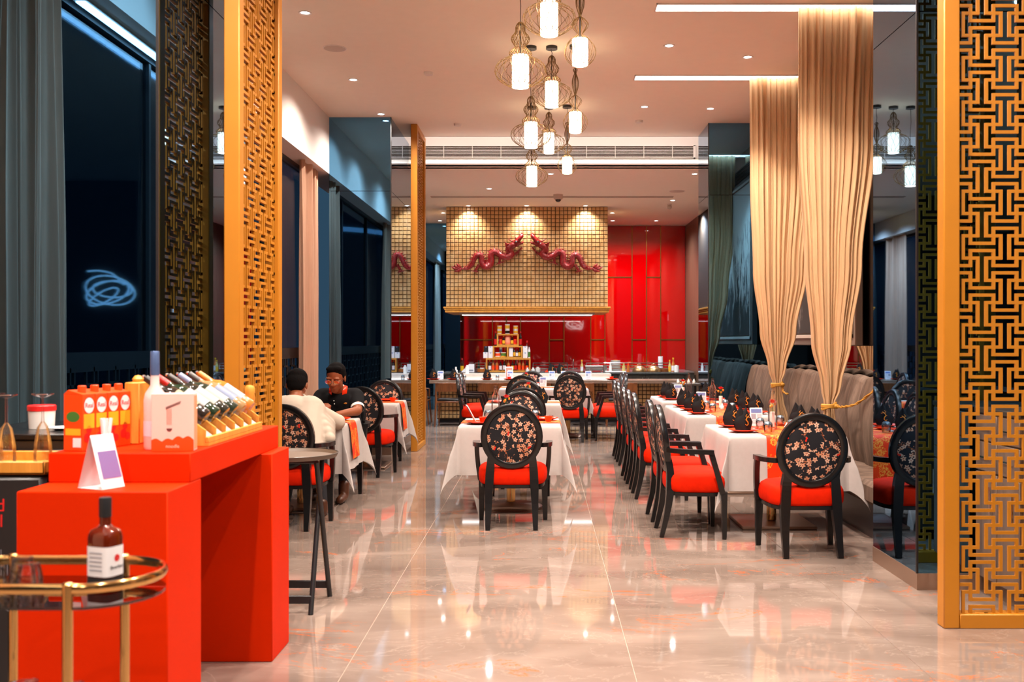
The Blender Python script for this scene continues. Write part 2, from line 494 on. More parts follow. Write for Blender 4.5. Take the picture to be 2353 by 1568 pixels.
# cove + drop face with the air grille
cv = MB()
cv.box(-3.2,3.4,14.45,15.3,ZC+.22,ZC+.3)      # top of slot
cv.box(-3.2,3.4,14.43,14.47,ZC-.0,ZC+.25)     # back of the upper ceiling lip
cv.box(-3.2,3.4,15.0,15.06,ZF+.1,ZC+.25)      # vertical drop face
cv.box(-3.2,3.4,14.80,14.86,ZF-.0,ZF+.035)    # lower lip
cv.box(-3.2,3.4,14.80,15.06,ZF-.0,ZF+.012)
struct(cv.build('trim_1', M['white'], smooth=False))
struct(MB().box(-2.6,2.6,14.90,14.95,ZF+.02,ZF+.032).build('trim_2', M['cove'], smooth=False))
struct(MB().box(-2.6,2.6,14.50,14.56,ZC+.195,ZC+.215).build('trim_3', M['cove'], smooth=False))
ag = thing('air_grille', 'long white linear air grille on the ceiling drop above the hall', 'air vent', (0,14.985,4.36))
MB().box(-2.02,2.28,.004,.012,-.085,.085).build('backing', P('grille_dark', lin(84,64,52), .8), ag, smooth=False)
fr = MB(); fr.box(-2.05,2.31,-.02,.01,.085,.10).box(-2.05,2.31,-.02,.01,-.10,-.085).box(-2.05,-2.02,-.02,.01,-.1,.1).box(2.28,2.31,-.02,.01,-.1,.1)
fr.build('frame', M['white'], ag, smooth=False)
sl = MB().box(-2.02,2.28,-.018,.004,-.0018,.0018).mesh('slat', M['white'], smooth=False)
for k in range(7): link('slat', sl, ag, (0,0,-.066+.022*k), rot=(.35,0,0))
st = MB().box(-.004,.004,-.022,.002,-.085,.085).mesh('stile', M['white'], smooth=False)
for k in range(11): link('stile', st, ag, (-2.02+.43*(k+.5)-.1,0,0))
# left bulkhead, soffit, windows
struct(MB().box(-3.2,-2.82,-8.2,22.4,3.73,ZC+.1).build('trim_4', M['white'], smooth=False))
wn = 0
M['frame'] = P('dark_window_frame', (.015,.017,.02), .4)
def window(y0, y1):
    global wn; wn += 1
    o = MB()
    o.box(-3.14,-3.06,y0,y0+.05,0,3.73).box(-3.14,-3.06,y1-.05,y1,0,3.73).box(-3.14,-3.06,y0,y1,3.68,3.73).box(-3.14,-3.06,y0,y1,0,.06)
    n = max(1, round((y1-y0)/2.4))
    for k in range(1,n):
        yy = y0+(y1-y0)*k/n; o.box(-3.13,-3.07,yy-.02,yy+.02,0,3.73)
    f = o.build('window_%d' % wn, M['frame'], smooth=False); struct(f)
    for k in range(n):
        a = y0+(y1-y0)*k/n+.02; b = y0+(y1-y0)*(k+1)/n-.02
        MB().box(-3.105,-3.095,a,b,.05,3.69).build('pane', M['wglass'], f, smooth=False)
    # low black fret balustrade inside the glass
    g = MB(); g.box(-3.05,-3.03,y0,y1,1.30,1.43)
    z = .1
    yy = y0
    k = 0
    while yy < y1-.1:
        g.box(-3.045,-3.03,yy,yy+.018,.05,1.3)
        for q in range(5):
            zz = .12+.24*q+(.12 if k % 2 else 0)
            g.box(-3.045,-3.03,yy,yy+.17,zz,zz+.02)
            g.box(-3.045,-3.03,yy+.06,yy+.078,zz,zz+.13)
        yy += .17; k += 1
    tag(g.build('fret_balustrade', M['black'], smooth=False),
        ['black fret balustrade in front of the window behind the camera','black fret balustrade along the left dining bay window','black fret balustrade of the farthest left window'][wn-1],'balustrade','window balustrades')
window(-8.0,5.0); window(6.75,13.2); window(15.25,22.0)
# walls
struct(MB().box(-3.2,3.4,22.5,22.8,0,ZF).build('wall_back', P('back_plaster', lin(60,10,10), .6), smooth=False))
struct(MB().box(3.24,3.4,14.4,17.9,0,ZF).box(3.24,3.4,19.3,22.5,0,ZF).box(3.24,3.4,17.9,19.3,2.3,ZF).build('wall_right_far', M['brownwall'], smooth=False))
struct(MB().box(3.9,4.0,17.4,19.8,0,2.6).build('wall_corridor', P('dark_corridor', (.02,.018,.016), .7), smooth=False))
struct(MB().box(3.17,3.4,-8.2,14.4,0,ZC).build('wall_right', M['mirror_c'], smooth=False))
struct(MB().box(-3.2,3.4,-8.3,-8.2,0,ZC+.1).build('wall_rear', P('rear_wall_paint', lin(96,80,72), .6), smooth=False))
# blue mirror on the back wall at the left
struct(MB().box(-3.2,-1.80,22.0,22.5,0,ZF).build('wall_back_mirror', M['mirror'], smooth=False))
# red back-painted panels with brass trims
xs = [-1.80,-1.115,-.80,-.48,.17,.50,1.105,1.425,2.035,2.36,2.68,3.24]
zr = {0:1.55,4:1.55,6:1.55,8:1.55,10:1.55}
zu = {6:2.96,7:2.96,9:2.96}
wb = bpy.data.objects['wall_back']
for k in range(len(xs)-1):
    cuts = [0] + ([zr[k]] if k in zr else []) + ([zu[k]] if k in zu and k not in zr else []) + [ZF]
    for a,b in zip(cuts,cuts[1:]):
        MB().bev(xs[k]+.004,xs[k+1]-.004,22.46,22.5,a+.004,b-.004,.003).build('panel', M['redpanel'], wb, smooth=False)
        if b < ZF: MB().box(xs[k],xs[k+1],22.45,22.47,b-.012,b+.012).build('trim_bar', M['goldtrim'], wb, smooth=False)
    if k: MB().box(xs[k]-.010,xs[k]+.010,22.45,22.47,0,ZF).build('trim_bar', M['goldtrim'], wb, smooth=False)
# small notice on the brown wall
nt_ = tag(MB().box(-.004,0,-.06,.06,-.085,.085).build('door_notice', M['paper'], smooth=False, loc=(3.238,19.42,2.12)), 'small white notice on the brown wall beside the doorway', 'notice')

# ---- mirrored columns
def column(name, x0, x1, y0, y1, z1, seam=3.5, base=True):
    o = struct(MB().box(x0+.02,x1-.02,y0+.02,y1-.02,.0,z1).build(name, M['black'], smooth=False))
    zb = .10 if base else 0
    for (a,b) in ((zb,seam-.003),(seam+.003,z1)):
        MB().box(x0,x1,y0,y0+.018,a,b).build('mirror_panel', M['mirror'], o, smooth=False)
        if x0 < 0: MB().box(x1-.018,x1,y0+.022,y1,a,b).build('mirror_panel', M['mirror'], o, smooth=False)
        else: MB().box(x0,x0+.018,y0+.022,y1,a,b).build('mirror_panel', M['mirror'], o, smooth=False)
    xe = x1 if x0 < 0 else x0
    MB().box(xe-.006,xe+.006,y0-.004,y0+.012,zb,z1).build('corner_trim', M['black'], o, smooth=False)
    MB().box(x0-.004,x1+.004,y0-.008,y1,0,.10).build('plinth', M['bronze'], o, smooth=False)
    return o
column('column_near_left', -2.82,-1.97,5.1,6.75,ZC)
column('column_far_left', -2.82,-2.0,13.2,15.22,ZC)
column('column_near_right', 2.27,3.17,6.02,6.82,ZC)
column('column_far_right', 2.27,3.17,13.55,14.43,ZC)

# ---- gold fret screens
def fret(mb, w, h, depth, y0=0):
    """interlocking fret pattern, panel in local x (0..w) z (0..h)"""
    PX, PZ, T = .1212, .1170, .0170
    def bar(xa, xb, za, zb):
        if xa > xb: xa, xb = xb, xa
        if za > zb: za, zb = zb, za
        xa -= T/2; xb += T/2; za -= T/2; zb += T/2
        xa = max(xa,0); xb = min(xb,w); za = max(za,0); zb = min(zb,h)
        if xb-xa > .002 and zb-za > .002:
            if xb-xa > zb-za: mb.box(xa+.0005,xb-.0005,y0+.0008,y0+depth-.0008,za,zb)
            else: mb.box(xa,xb,y0,y0+depth,za+.0003,zb-.0003)
    for i in range(-2,int(w/PX)+3):
        for j in range(-2,int(h/PZ)+3):
            cx, cz = i*PX+.006, j*PZ+.052
            HX, HZ = PX/2, PZ/2
            if (i+j) % 2 == 0:
                for sx in (-1,1):
                    bar(cx+sx*.0223,cx+sx*.0223,cz-HZ,cz+HZ)
                for sz in (-1,1): bar(cx+.0223,cx+PX-.0223,cz+sz*HZ,cz+sz*HZ)
            else:
                for sz in (-1,1):
                    bar(cx-HX,cx+HX,cz+sz*.0190,cz+sz*.0190)
                for sx in (-1,1): bar(cx+sx*HX,cx+sx*HX,cz+.0190,cz+PZ-.0190)
def screen(label, w, h, loc, rz, thick=.09, deep=.021):
    o = thing('fret_screen', label, 'screen', loc, rz, 'tall gold fretwork screens')
    F = .085
    MB().bev(0,F,0,thick,0,h,.006).build('post', M['gold'], o)
    MB().bev(w-F,w,0,thick,0,h,.006).build('post', M['gold'], o)
    MB().bev(F,w-F,0,thick,0,.075,.004).build('rail', M['gold'], o)
    MB().bev(F,w-F,0,thick,h-.075,h,.004).build('rail', M['gold'], o)
    mb = MB(); fret(mb, w-2*F, h-.15, deep, .026)
    l = mb.build('fret_panel', M['gold'], o, smooth=False, recalc=False, loc=(F,0,.075))
    return o
screen('wide gold fretwork screen at the right edge of the picture', .98, ZC, (2.10,5.2,0), 0, deep=.012)
screen('gold fretwork screen standing behind the red counter', .92, ZC, (-1.70,5.60,0), PI/2)
screen('distant gold fretwork screen beside the far left mirrored column', .98, ZC, (-1.70,13.60,0), PI/2)
# =================================================================== LIGHTS IN THE CEILING
def downlight(x, y, z, where, power=SPOT_W, col=WARM, size=152, blend=1.0, aim=None):
    o = thing('downlight', where, 'ceiling light', (x,y,z), 0, 'recessed ceiling downlights')
    MB().lathe([(.040,-.002),(.058,-.002),(.060,-.008),(.056,-.010),(.040,-.006)], 20, cap=False).build('bezel', M['white'], o)
    MB().lathe([(.001,-.003),(.040,-.003)], 16, cap=False).build('lens', M['spot'], o)
    l = bpy.data.lights.new('downlight_beam','SPOT'); l.energy = power; l.color = col; l.spot_size = math.radians(size); l.spot_blend = blend; l.shadow_soft_size = .035
    lo = bpy.data.objects.new('downlight_beam', l); COL.objects.link(lo); lo.parent = o; lo.location = (0,0,-.02)
    if aim: lo.rotation_euler = aim
    return o
DL = [(-2.14,9.0,'over the dining men'),(-2.14,11.3,'over the second left table'),(1.28,10.0,'right of the pendant lamps'),(1.30,12.6,'beyond the pendant lamps on the right'),
      (-1.6,4.4,'over the red counter'),(1.28,7.4,'in front of the right tables'),(1.28,4.9,'over the near right floor'),(-.5,4.9,'over the near floor'),
      (-.45,7.0,'over the front centre chair'),(-1.1,2.2,'over the brass cart'),(1.6,2.2,'right of the camera'),(-2.1,13.0,'by the far left mirrored column'),(0.3,.2,'above the camera'),(2.2,3.4,'added to brighten the right gold screen'),(-2.14,3.6,'left of the red counter'),(-2.14,1.4,'at the left behind the camera'),(-2.14,-.9,'far left behind the camera'),(-1.3,-3.0,'behind the camera')]  # the lamp by the right gold screen is an added fill, out of view
for x,y,t_ in DL: downlight(x,y,ZC,'recessed round downlight '+t_, SPOT_W*(.68 if x < -1.5 else 1))
for x,y,t_ in [(.14,15.5,'in front of the back bar'),(2.38,15.5,'by the far right mirrored column'),(2.42,18.4,'near the brown doorway wall'),(1.43,20.2,'right of the tiled hood'),(1.53,21.5,'deep right of the hood by the red wall'),(2.47,21.5,'in the far right corner'),(-2.0,20.2,'left of the tiled hood'),(-2.2,21.5,'deep left of the hood'),(-2.3,16.6,'over the left end of the bar'),(-.9,17.0,'over the bar chairs')]:
    downlight(x,y,ZF,'small downlight in the far ceiling '+t_, 430 if y < 21 else 190, NEUT, 150)
for x,t_ in [(-1.41,'left'),(-.29,'middle'),(.84,'right')]:
    downlight(x,19.12,ZF,'%s one of three spotlights washing the tiled hood' % t_, 85, (1,.95,.92), 110, 1.0, (.25,0,0))
for x,y,t_ in [(2.15,7.9,'over the near booth table'),(2.15,10.4,'over the middle booth table'),(2.15,12.7,'over the far booth table')]: downlight(x,y,ZC,'recessed round downlight '+t_, 260, WARM, 96, .5)
# LED strips the booth curtains hang from
for y,x0,x1,t_ in [(8.85,1.02,3.17,'nearer'),(11.2,1.05,3.17,'farther')]:
    o = thing('led_strip', t_+' white LED strip recessed in the ceiling above a booth curtain', 'ceiling light', (0,y,ZC), 0, 'curtain strips')
    MB().box(x0,x1,-.085,.085,-.006,.0).build('diffuser', M['strip'], o, smooth=False)
    f = MB(); f.box(x0-.01,x1,-.097,-.085,-.012,0).box(x0-.01,x1,.085,.097,-.012,0).box(x0-.012,x0,-.097,.097,-.012,0); f.build('frame', M['white'], o, smooth=False)
o = thing('led_strip','white LED strip hidden in the left curtain pocket behind the camera','ceiling light',(-2.99,0,3.70),0,'curtain strips')
MB().box(-.03,.03,-4,3.75,0,.012).build('diffuser',M['strip'],o,smooth=False); MB().box(-.045,.045,-4.01,3.76,.012,.02).build('frame',M['white'],o,smooth=False)
# ceiling fittings
def disc(name,label,cat,x,y,z,r,h,mat):
    o = thing(name,label,cat,(x,y,z)); MB().lathe([(r,0),(r,-h*.6),(r*.9,-h),(0.001,-h)],24,cap=False).build('cover',mat,o)
    MB().lathe([(r*1.08,0),(r*1.08,-.004),(r,-.005)],24,cap=False).build('rim',M['white'],o)
M['offwhite'] = P('off_white_plastic', lin(206,190,176), .6)
disc('ceiling_speaker','round flush ceiling speaker above the left dining bay','speaker',-2.1,10.1,ZC,.11,.008,M['offwhite'])
disc('ceiling_speaker','round flush ceiling speaker at the far right','speaker',2.35,17.3,ZF,.13,.008,M['offwhite'])
disc('smoke_detector','small white smoke detector on the near ceiling','detector',-1.25,11.0,ZC,.05,.03,M['white'])
disc('smoke_detector','small white smoke detector left of the cove','detector',-1.15,13.6,ZC,.05,.03,M['white'])
disc('smoke_detector','small white smoke detector right of the pendants','detector',1.31,13.4,ZC,.05,.03,M['white'])
disc('smoke_detector','small sprinkler plate in front of the hood at the right','detector',2.47,19.3,ZF,.05,.035,M['white'])
o = thing('dome_camera','black and white dome camera on the far ceiling','camera',(.29,17.7,ZF))
MB().lathe([(.085,0),(.085,-.06),(.07,-.085),(.05,-.09)],24,cap=False).build('housing',M['offwhite'],o); MB().ball((0,0,-.085),(.055,.055,.05)).build('dome',M['darkfluid'],o)
o = thing('security_camera','small tilted white camera near the hood on the far ceiling','camera',(2.42,18.9,ZF))
MB().lathe([(.045,0),(.045,-.03),(.02,-.035)],16,cap=False).build('mount',M['white'],o); MB().ball((0,-.02,-.06),.045).build('body',M['offwhite'],o)
o = thing('slot_diffuser','long thin slot air diffuser across the far ceiling','air vent',(0,17.95,ZF))
MB().box(-1.98,2.35,-.045,.045,-.004,.0).build('slot',M['black'],o,smooth=False); f=MB(); f.box(-2.0,2.37,-.06,-.03,-.012,0).box(-2.0,2.37,.03,.06,-.012,0).build('frame',M['offwhite'],o,smooth=False)

# =================================================================== PENDANT LAMPS
def prof_interp(prof, n):
    pts = catmull([(a,b,0) for a,b in prof], n)
    return [(max(.004,p[0]),p[1]) for p in pts]
def cage(prof, n, twist, r=.0021, base_r=None):
    mb = MB()
    for dirn in (1,-1):
        for k in range(n):
            pth = []
            for i,(rr,z) in enumerate(prof):
                a = 2*PI*k/n + dirn*twist*i/len(prof)
                pth.append((rr*math.cos(a), rr*math.sin(a), z))
            mb.tube(pth, r, 3, cap=False)
    return mb
M['cagew'] = P('dark_bronze_wire', lin(120,88,44), .45, .4)
M['cord'] = P('black_cord', (.012,.011,.010), .6)
u = .000968
A_raw = [(12,0),(25,12),(40,40),(42,80),(68,115),(77,140),(68,165),(46,200),(62,222),(92,250),(90,270),(70,285),(130,305),(190,345),(212,405),(190,460),(130,505),(72,535)]
A_prof = prof_interp([(a*u, -b*u) for a,b in A_raw], 3)
uB = .001226
B_raw = [(8,0),(19,16),(8,40),(20,75),(27,115),(24,160),(8,215),(26,232),(52,262),(46,290),(18,325),(32,345),(62,368),(92,410),(98,450),(84,490),(56,522),(40,530)]
B_prof = prof_interp([(a*uB*1.02, -b*uB) for a,b in B_raw], 3)
def pendant_mesh(kind):
    if kind == 'A':
        cg = cage(A_prof, 16, 1.9).mesh('wire_cage', M['cagew']); r=.068; z0=-.270*1.0-.0; z0=-275*u; z1=-535*u; H=535*u
    else:
        cg = cage(B_prof, 9, .55).mesh('wire_cage', M['cagew']); r=.062; z0=-362*uB; z1=-528*uB; H=530*uB
    n = 24; pr = [(r*.97,z0),(r,z0-.004),(r,(z0+z1)/2),(r,z1+.004),(r*.97,z1)]
    sh = MB().lathe(pr, n, cap=False).mesh('lamp_shade', M['bulb'])
    rb = MB()
    for k in range(10):
        a=2*PI*k/10; rb.tube([(r*1.012*math.cos(a),r*1.012*math.sin(a),z0),(r*1.012*math.cos(a),r*1.012*math.sin(a),z1)],.0012,3)
    ribs = rb.mesh('shade_ribs', P('pale_rib_wire', lin(225,190,120), .5))
    stem = MB().rod((0,0,0),(0,0,z0),.006,n=8).mesh('stem', M['cord'])
    return cg, sh, ribs, stem, H
PM = {'A':pendant_mesh('A'),'B':pendant_mesh('B')}
PEND = [('A',.057,7.63,3.85,'wide wire cage pendant cut off by the top of the picture'),('A',-.17,7.9,3.52,'wide wire cage pendant, nearest on the left of the cluster'),
        ('B',.297,7.73,3.645,'slim globe wire pendant, nearest on the right of the cluster'),('A',.10,10.04,3.87,'wide wire cage pendant in the centre of the cluster'),
        ('B',.336,10.0,3.60,'slim globe wire pendant in the middle row of the cluster'),('A',-.11,10.04,3.46,'wide wire cage pendant in the middle row on the left'),
        ('A',.09,12.6,3.89,'small looking wide cage pendant hung high in the back row'),('B',.32,12.55,3.62,'slim globe wire pendant farthest at the back right'),
        ('A',-.127,12.6,3.47,'wide cage pendant hung lowest at the back of the cluster')]
for kind,x,y,zb,lab in PEND:
    cg,sh,ribs,stem,H = PM[kind]
    zt = zb+H
    o = thing('pendant_lamp', lab, 'pendant lamp', (x,y,zt), 0, 'wire cage pendant lamps')
    o.rotation_euler = (0,0,random.random()*6)
    link('wire_cage',cg,o); s_=link('lamp_shade',sh,o); link('shade_ribs',ribs,s_); link('stem',stem,o)
    dz = ZC-zt
    if dz > .02:
        MB().tube([(0,0,0),(.004,0,dz*.3),(-.006,.002,dz*.6),(0,0,dz)],.003,6).build('cord',M['cord'],o)
    MB().lathe([(.001,dz-.03),(.058,dz-.03),(.058,dz),(.001,dz)],20,cap=False).build('canopy',M['black'],o)
    l = bpy.data.lights.new('pendant_glow','POINT'); l.energy=9; l.color=(1,.74,.45); l.shadow_soft_size=.04
    lo = bpy.data.objects.new('pendant_glow',l); COL.objects.link(lo); lo.parent=o; lo.location=(0,0,-H+.06)

# =================================================================== CURTAINS
def curtain(name, label, xa, xb, y, ztop, zbot, mat, levels, folds=16, amp=.045, axis='x', seed=0, group=None):
    """levels: (z, centre 0..1, width scale, amplitude scale); pleats along x (or y)"""
    rd = random.Random(seed); ph = [rd.uniform(-.9,.9) for _ in range(folds*2+4)]
    lv = sorted(levels, key=lambda q:-q[0])
    def at(z):
        for a,b in zip(lv,lv[1:]):
            if b[0] <= z <= a[0]:
                t=(a[0]-z)/(a[0]-b[0]); t=t*t*(3-2*t)
                return [a[k]+(b[k]-a[k])*t for k in (1,2,3)]
        return lv[-1][1:]
    W = xb-xa
    def fn(u_,v_):
        z = ztop+(zbot-ztop)*v_; c,wd,am = at(z)
        i = int(u_*folds*2); f=u_*folds*2-i; p=ph[i]*(1-f)+ph[i+1]*f
        xx = xa+W*(c+(u_-.5)*wd)
        d = amp*am*(math.sin(2*PI*folds*u_+p+.4*math.sin(z*1.1+u_*7))*(.6+.4*math.sin(u_*17+seed*2)) + .28*math.sin(2*PI*folds*2.4*u_+2*p+z*.6)) + .018*am*math.sin(u_*11+z*.7)
        xx += .012*am*math.cos(2*PI*folds*u_*1.0+p)
        return (xx,y+d,z) if axis=='x' else (y+d,xx,z)
    o = MB().grid(fn, folds*24, 60).build(name, mat, smooth=True, ang=3.2, recalc=False)
    if label: tag(o,label,'curtain',group)
    return o
def rope(pts, r=.012, twist=True):
    p = catmull(pts, 8); mb = MB()
    for s_ in (0,PI):
        q=[]
        for i,a in enumerate(p):
            an=i*1.1+s_; q.append((a[0]+.006*math.cos(an),a[1],a[2]+.006*math.sin(an)))
        mb.tube(q, r*.6, 6)
    return mb
c1 = curtain('booth_curtain','nearer gold beige booth curtain gathered low by a rope',2.28,3.08,8.85,ZC-.008,.52,M['drape'],
        [(4.5,.45,.92,1.0),(3.3,.42,.86,1.0),(2.2,.38,.62,1.1),(1.5,.36,.42,1.1),(1.1,.36,.20,.9),(.93,.34,.085,.7),(.8,.34,.12,.8),(.5,.34,.24,1)],10,.034,seed=1,group='booth curtains')
curtain('booth_curtain','farther gold beige booth curtain tied at seat height',2.33,3.08,11.2,ZC-.008,.55,M['drape'],
        [(4.5,.5,1.0,1.0),(3.3,.5,.98,1.0),(2.3,.46,.80,1.1),(1.6,.43,.52,1.1),(1.2,.42,.24,.9),(1.02,.42,.10,.7),(.88,.42,.16,.8),(.55,.44,.32,1)],10,.034,seed=2,group='booth curtains')
def tieback(label, knot, end, sag):
    o = thing('tieback_rope', label, 'rope', knot, 0, 'curtain tiebacks')
    e = [end[k]-knot[k] for k in range(3)]
    MB().lathe([(.062,-.02),(.07,-.012),(.07,.012),(.062,.02)],20,cap=False).tube([(.06*math.cos(a),.06*math.sin(a),.03*math.cos(a)) for a in [2*PI*k/20 for k in range(20)]],.011,6,closed=True).build('loop',M['rope'],o)
    rope([(.06,-.03,0),(e[0]*.3,e[1]*.3,e[2]*.2-sag*.7),(e[0]*.6,e[1]*.6,e[2]*.5-sag),(e[0],e[1],e[2])]).build('cord',M['rope'],o)
    MB().ball((.05,-.05,0),(.028,.022,.022)).build('knot',M['rope'],o)
    return o
tieback('gold rope tying the nearer curtain, pulled up along the sofa back',(2.28+.8*.34,8.85,.93),(2.80,8.3,1.12),.05)
tieback('gold rope tying the farther curtain, hanging in a loop',(2.33+.75*.42,11.2,1.02),(2.84,11.0,1.13),.14)
# window drapes on the left wall
for i,(a,b,lab) in enumerate([(12.05,13.1,'beige window drape beside the far left mirrored column'),(6.9,7.9,'beige window drape hidden behind the red counter screen'),(4.08,4.97,'beige window drape before the near left mirrored column'),(0.2,2.2,'beige window drape at the left of the camera'),(15.4,16.5,'beige window drape just behind the far left column'),(20.3,21.7,'beige window drape at the far left end')]):
    curtain('window_drape',lab,a,b,-2.94,3.76,.02,M['drape2'],[(3.8,.5,.84,1),(2,.5,.95,1),(0,.5,1.0,1.1)],8,.04,'y',10+i,'window drapes')

# =================================================================== BOOTH SOFA
def sofa():
    o = thing('banquette_sofa','long taupe velvet banquette with waved channel back along the right wall','sofa',(0,0,0))
    y0,y1 = 6.86,13.5
    seg = [(6.86,8.25),(8.27,9.9),(9.92,11.6),(11.62,13.5)]
    for a,b in seg:
        L=b-a; n=max(3,round(L/.42))
        def fn(u_,v_):
            y=a+L*u_; z=.44+ (1.15-.44)*v_
            s = n*u_ + .30*math.sin(v_*PI*1.6+.3)*math.sin(PI*u_)
            bump = abs(math.sin(PI*s))**.8
            edge = min(1,min(u_,1-u_)*L/.04)
            x = 2.80 - .040*bump*edge + .10*(v_-.35)**2 - .03*math.sin(v_*PI)
            zz = z-.035*(1-bump)*v_**6 + .015*math.sin(PI*u_)
            return (x,y,zz)
        mb=MB().grid(fn, n*16, 24)
        # rounded top and back
        top=[fn(i/(n*16),1) for i in range(n*16+1)]
        def fn2(u_,v_):
            p=top[min(n*16,int(round(u_*n*16)))]; an=v_*PI
            return (p[0]+.06*(1-math.cos(an))/1.0, p[1], p[2]+.045*math.sin(an)-(.0 if v_<1 else 0))
        mb.grid(fn2, n*16, 6)
        mb.build('back_cushion', M['sofa'], o, ang=1.2, recalc=False)
        MB().box(2.86,3.0,a,b,.1,1.1).build('back_board', M['sofa'], o, smooth=False)
        MB().bev(2.45,2.84,a,b,.27,.45,.035).build('seat_cushion', M['sofa'], o)
    MB().box(2.52,3.0,y0,y1,0,.27).build('plinth', M['black'], o, smooth=False)
    return o
sofa()
# hanging ink painting panel above the booth
o = thing('hanging_painting','tall ink landscape painting in a grey frame hung above the booth sofa','painting',(3.06,9.72,1.46))
MB().bev(0,.08,0,2.9,0,2.5,.01).build('frame',P('grey_frame',lin(128,112,100),.5),o)
MB().box(-.012,.0,.12,2.78,.14,2.38).build('canvas',M['painting'],o,smooth=False)
for a,b,c_,d_ in [(.06,.10,.08,2.44),(2.80,2.84,.08,2.44)]:
    MB().bev(-.02,0,a,b,c_,d_,.004).build('moulding',M['offwhite'],o)
for z in (.08,2.40): MB().bev(-.02,0,.06,2.84,z,z+.04,.004).build('moulding',M['offwhite'],o)
o = thing('wall_grille','dark slotted air grille high on the right wall','air vent',(3.10,9.7,4.05))
MB().box(.0,.06,0,3.6,-.16,.16).build('housing',M['brownwall'],o,smooth=False)
sm=MB().box(-.012,.0,.03,3.57,-.005,.005).mesh('slat',M['black'],smooth=False)
for k in range(10): link('slat',sm,o,(0,0,-.13+.029*k))

# =================================================================== TILED HOOD AND DRAGONS
HX0,HX1,HY = -1.857,1.283,19.3
hood = thing('tiled_hood','large hanging kitchen hood clad in small gold tiles','hood',(0,HY,0))
MB().box(HX0+.006,HX1-.006,.012,1.9,2.17,ZF).build('backing',M['grout'],hood,smooth=False)
mo = MB()
for k,(d,z0,z1) in enumerate([(.05,2.145,2.18),(.035,2.115,2.145),(.02,2.07,2.115)]):
    mo.bev(HX0-d,HX1+d,-d,1.9,z0,z1,.006)
mo.build('moulding',M['wood'],hood)
MB().box(HX0+.25,HX1-.25,.12,1.7,2.03,2.07).build('filter_tray',M['steel'],hood,smooth=False)
MB().box(HX0+.3,HX1-.3,.16,.24,2.022,2.03).build('light_strip',M['cove'],hood,smooth=False)
NC,NR = 40,25; pw=(HX1-HX0)/NC; ph_=(ZF-2.18)/NR
def tile_geo(mb,cx,cz,rx=0,rz_=0,dy=0):
    a=pw/2-.0048; b=ph_/2-.0048; i=.006
    V=[(-a,.014,-b),(a,.014,-b),(a,.014,b),(-a,.014,b),(-a,-.004,-b),(a,-.004,-b),(a,-.004,b),(-a,-.004,b),(-a+i,-.012,-b+i),(a-i,-.012,-b+i),(a-i,-.012,b-i),(-a+i,-.012,b-i)]
    F=[(0,1,5,4),(1,2,6,5),(2,3,7,6),(3,0,4,7),(4,5,9,8),(5,6,10,9),(6,7,11,10),(7,4,8,11),(8,9,10,11)]
    Mx=Matrix.Translation((cx,dy,cz))@Euler((rx,0,rz_)).to_matrix().to_4x4()
    mb.add(V,F,Mx)
tmesh=None; rest=MB(); rd=random.Random(3)
t0=MB(); tile_geo(t0,0,0); tmesh=t0.mesh('tile',M['tile'],smooth=False)
for r in range(NR):
    for k in range(NC):
        cx=HX0+pw*(k+.5); cz=2.18+ph_*(r+.5); rx=rd.uniform(-.05,.05); rz_=rd.uniform(-.05,.05); dy=rd.uniform(-.003,.003)
        if 9<=r<16:
            t=link('tile',tmesh,hood,(cx,dy,cz),rot=(rx,0,rz_))
        else: tile_geo(rest,cx,cz,rx,rz_,dy)
ro=rest.build('tiles',M['tile'],hood,smooth=False); ro['kind']='stuff'

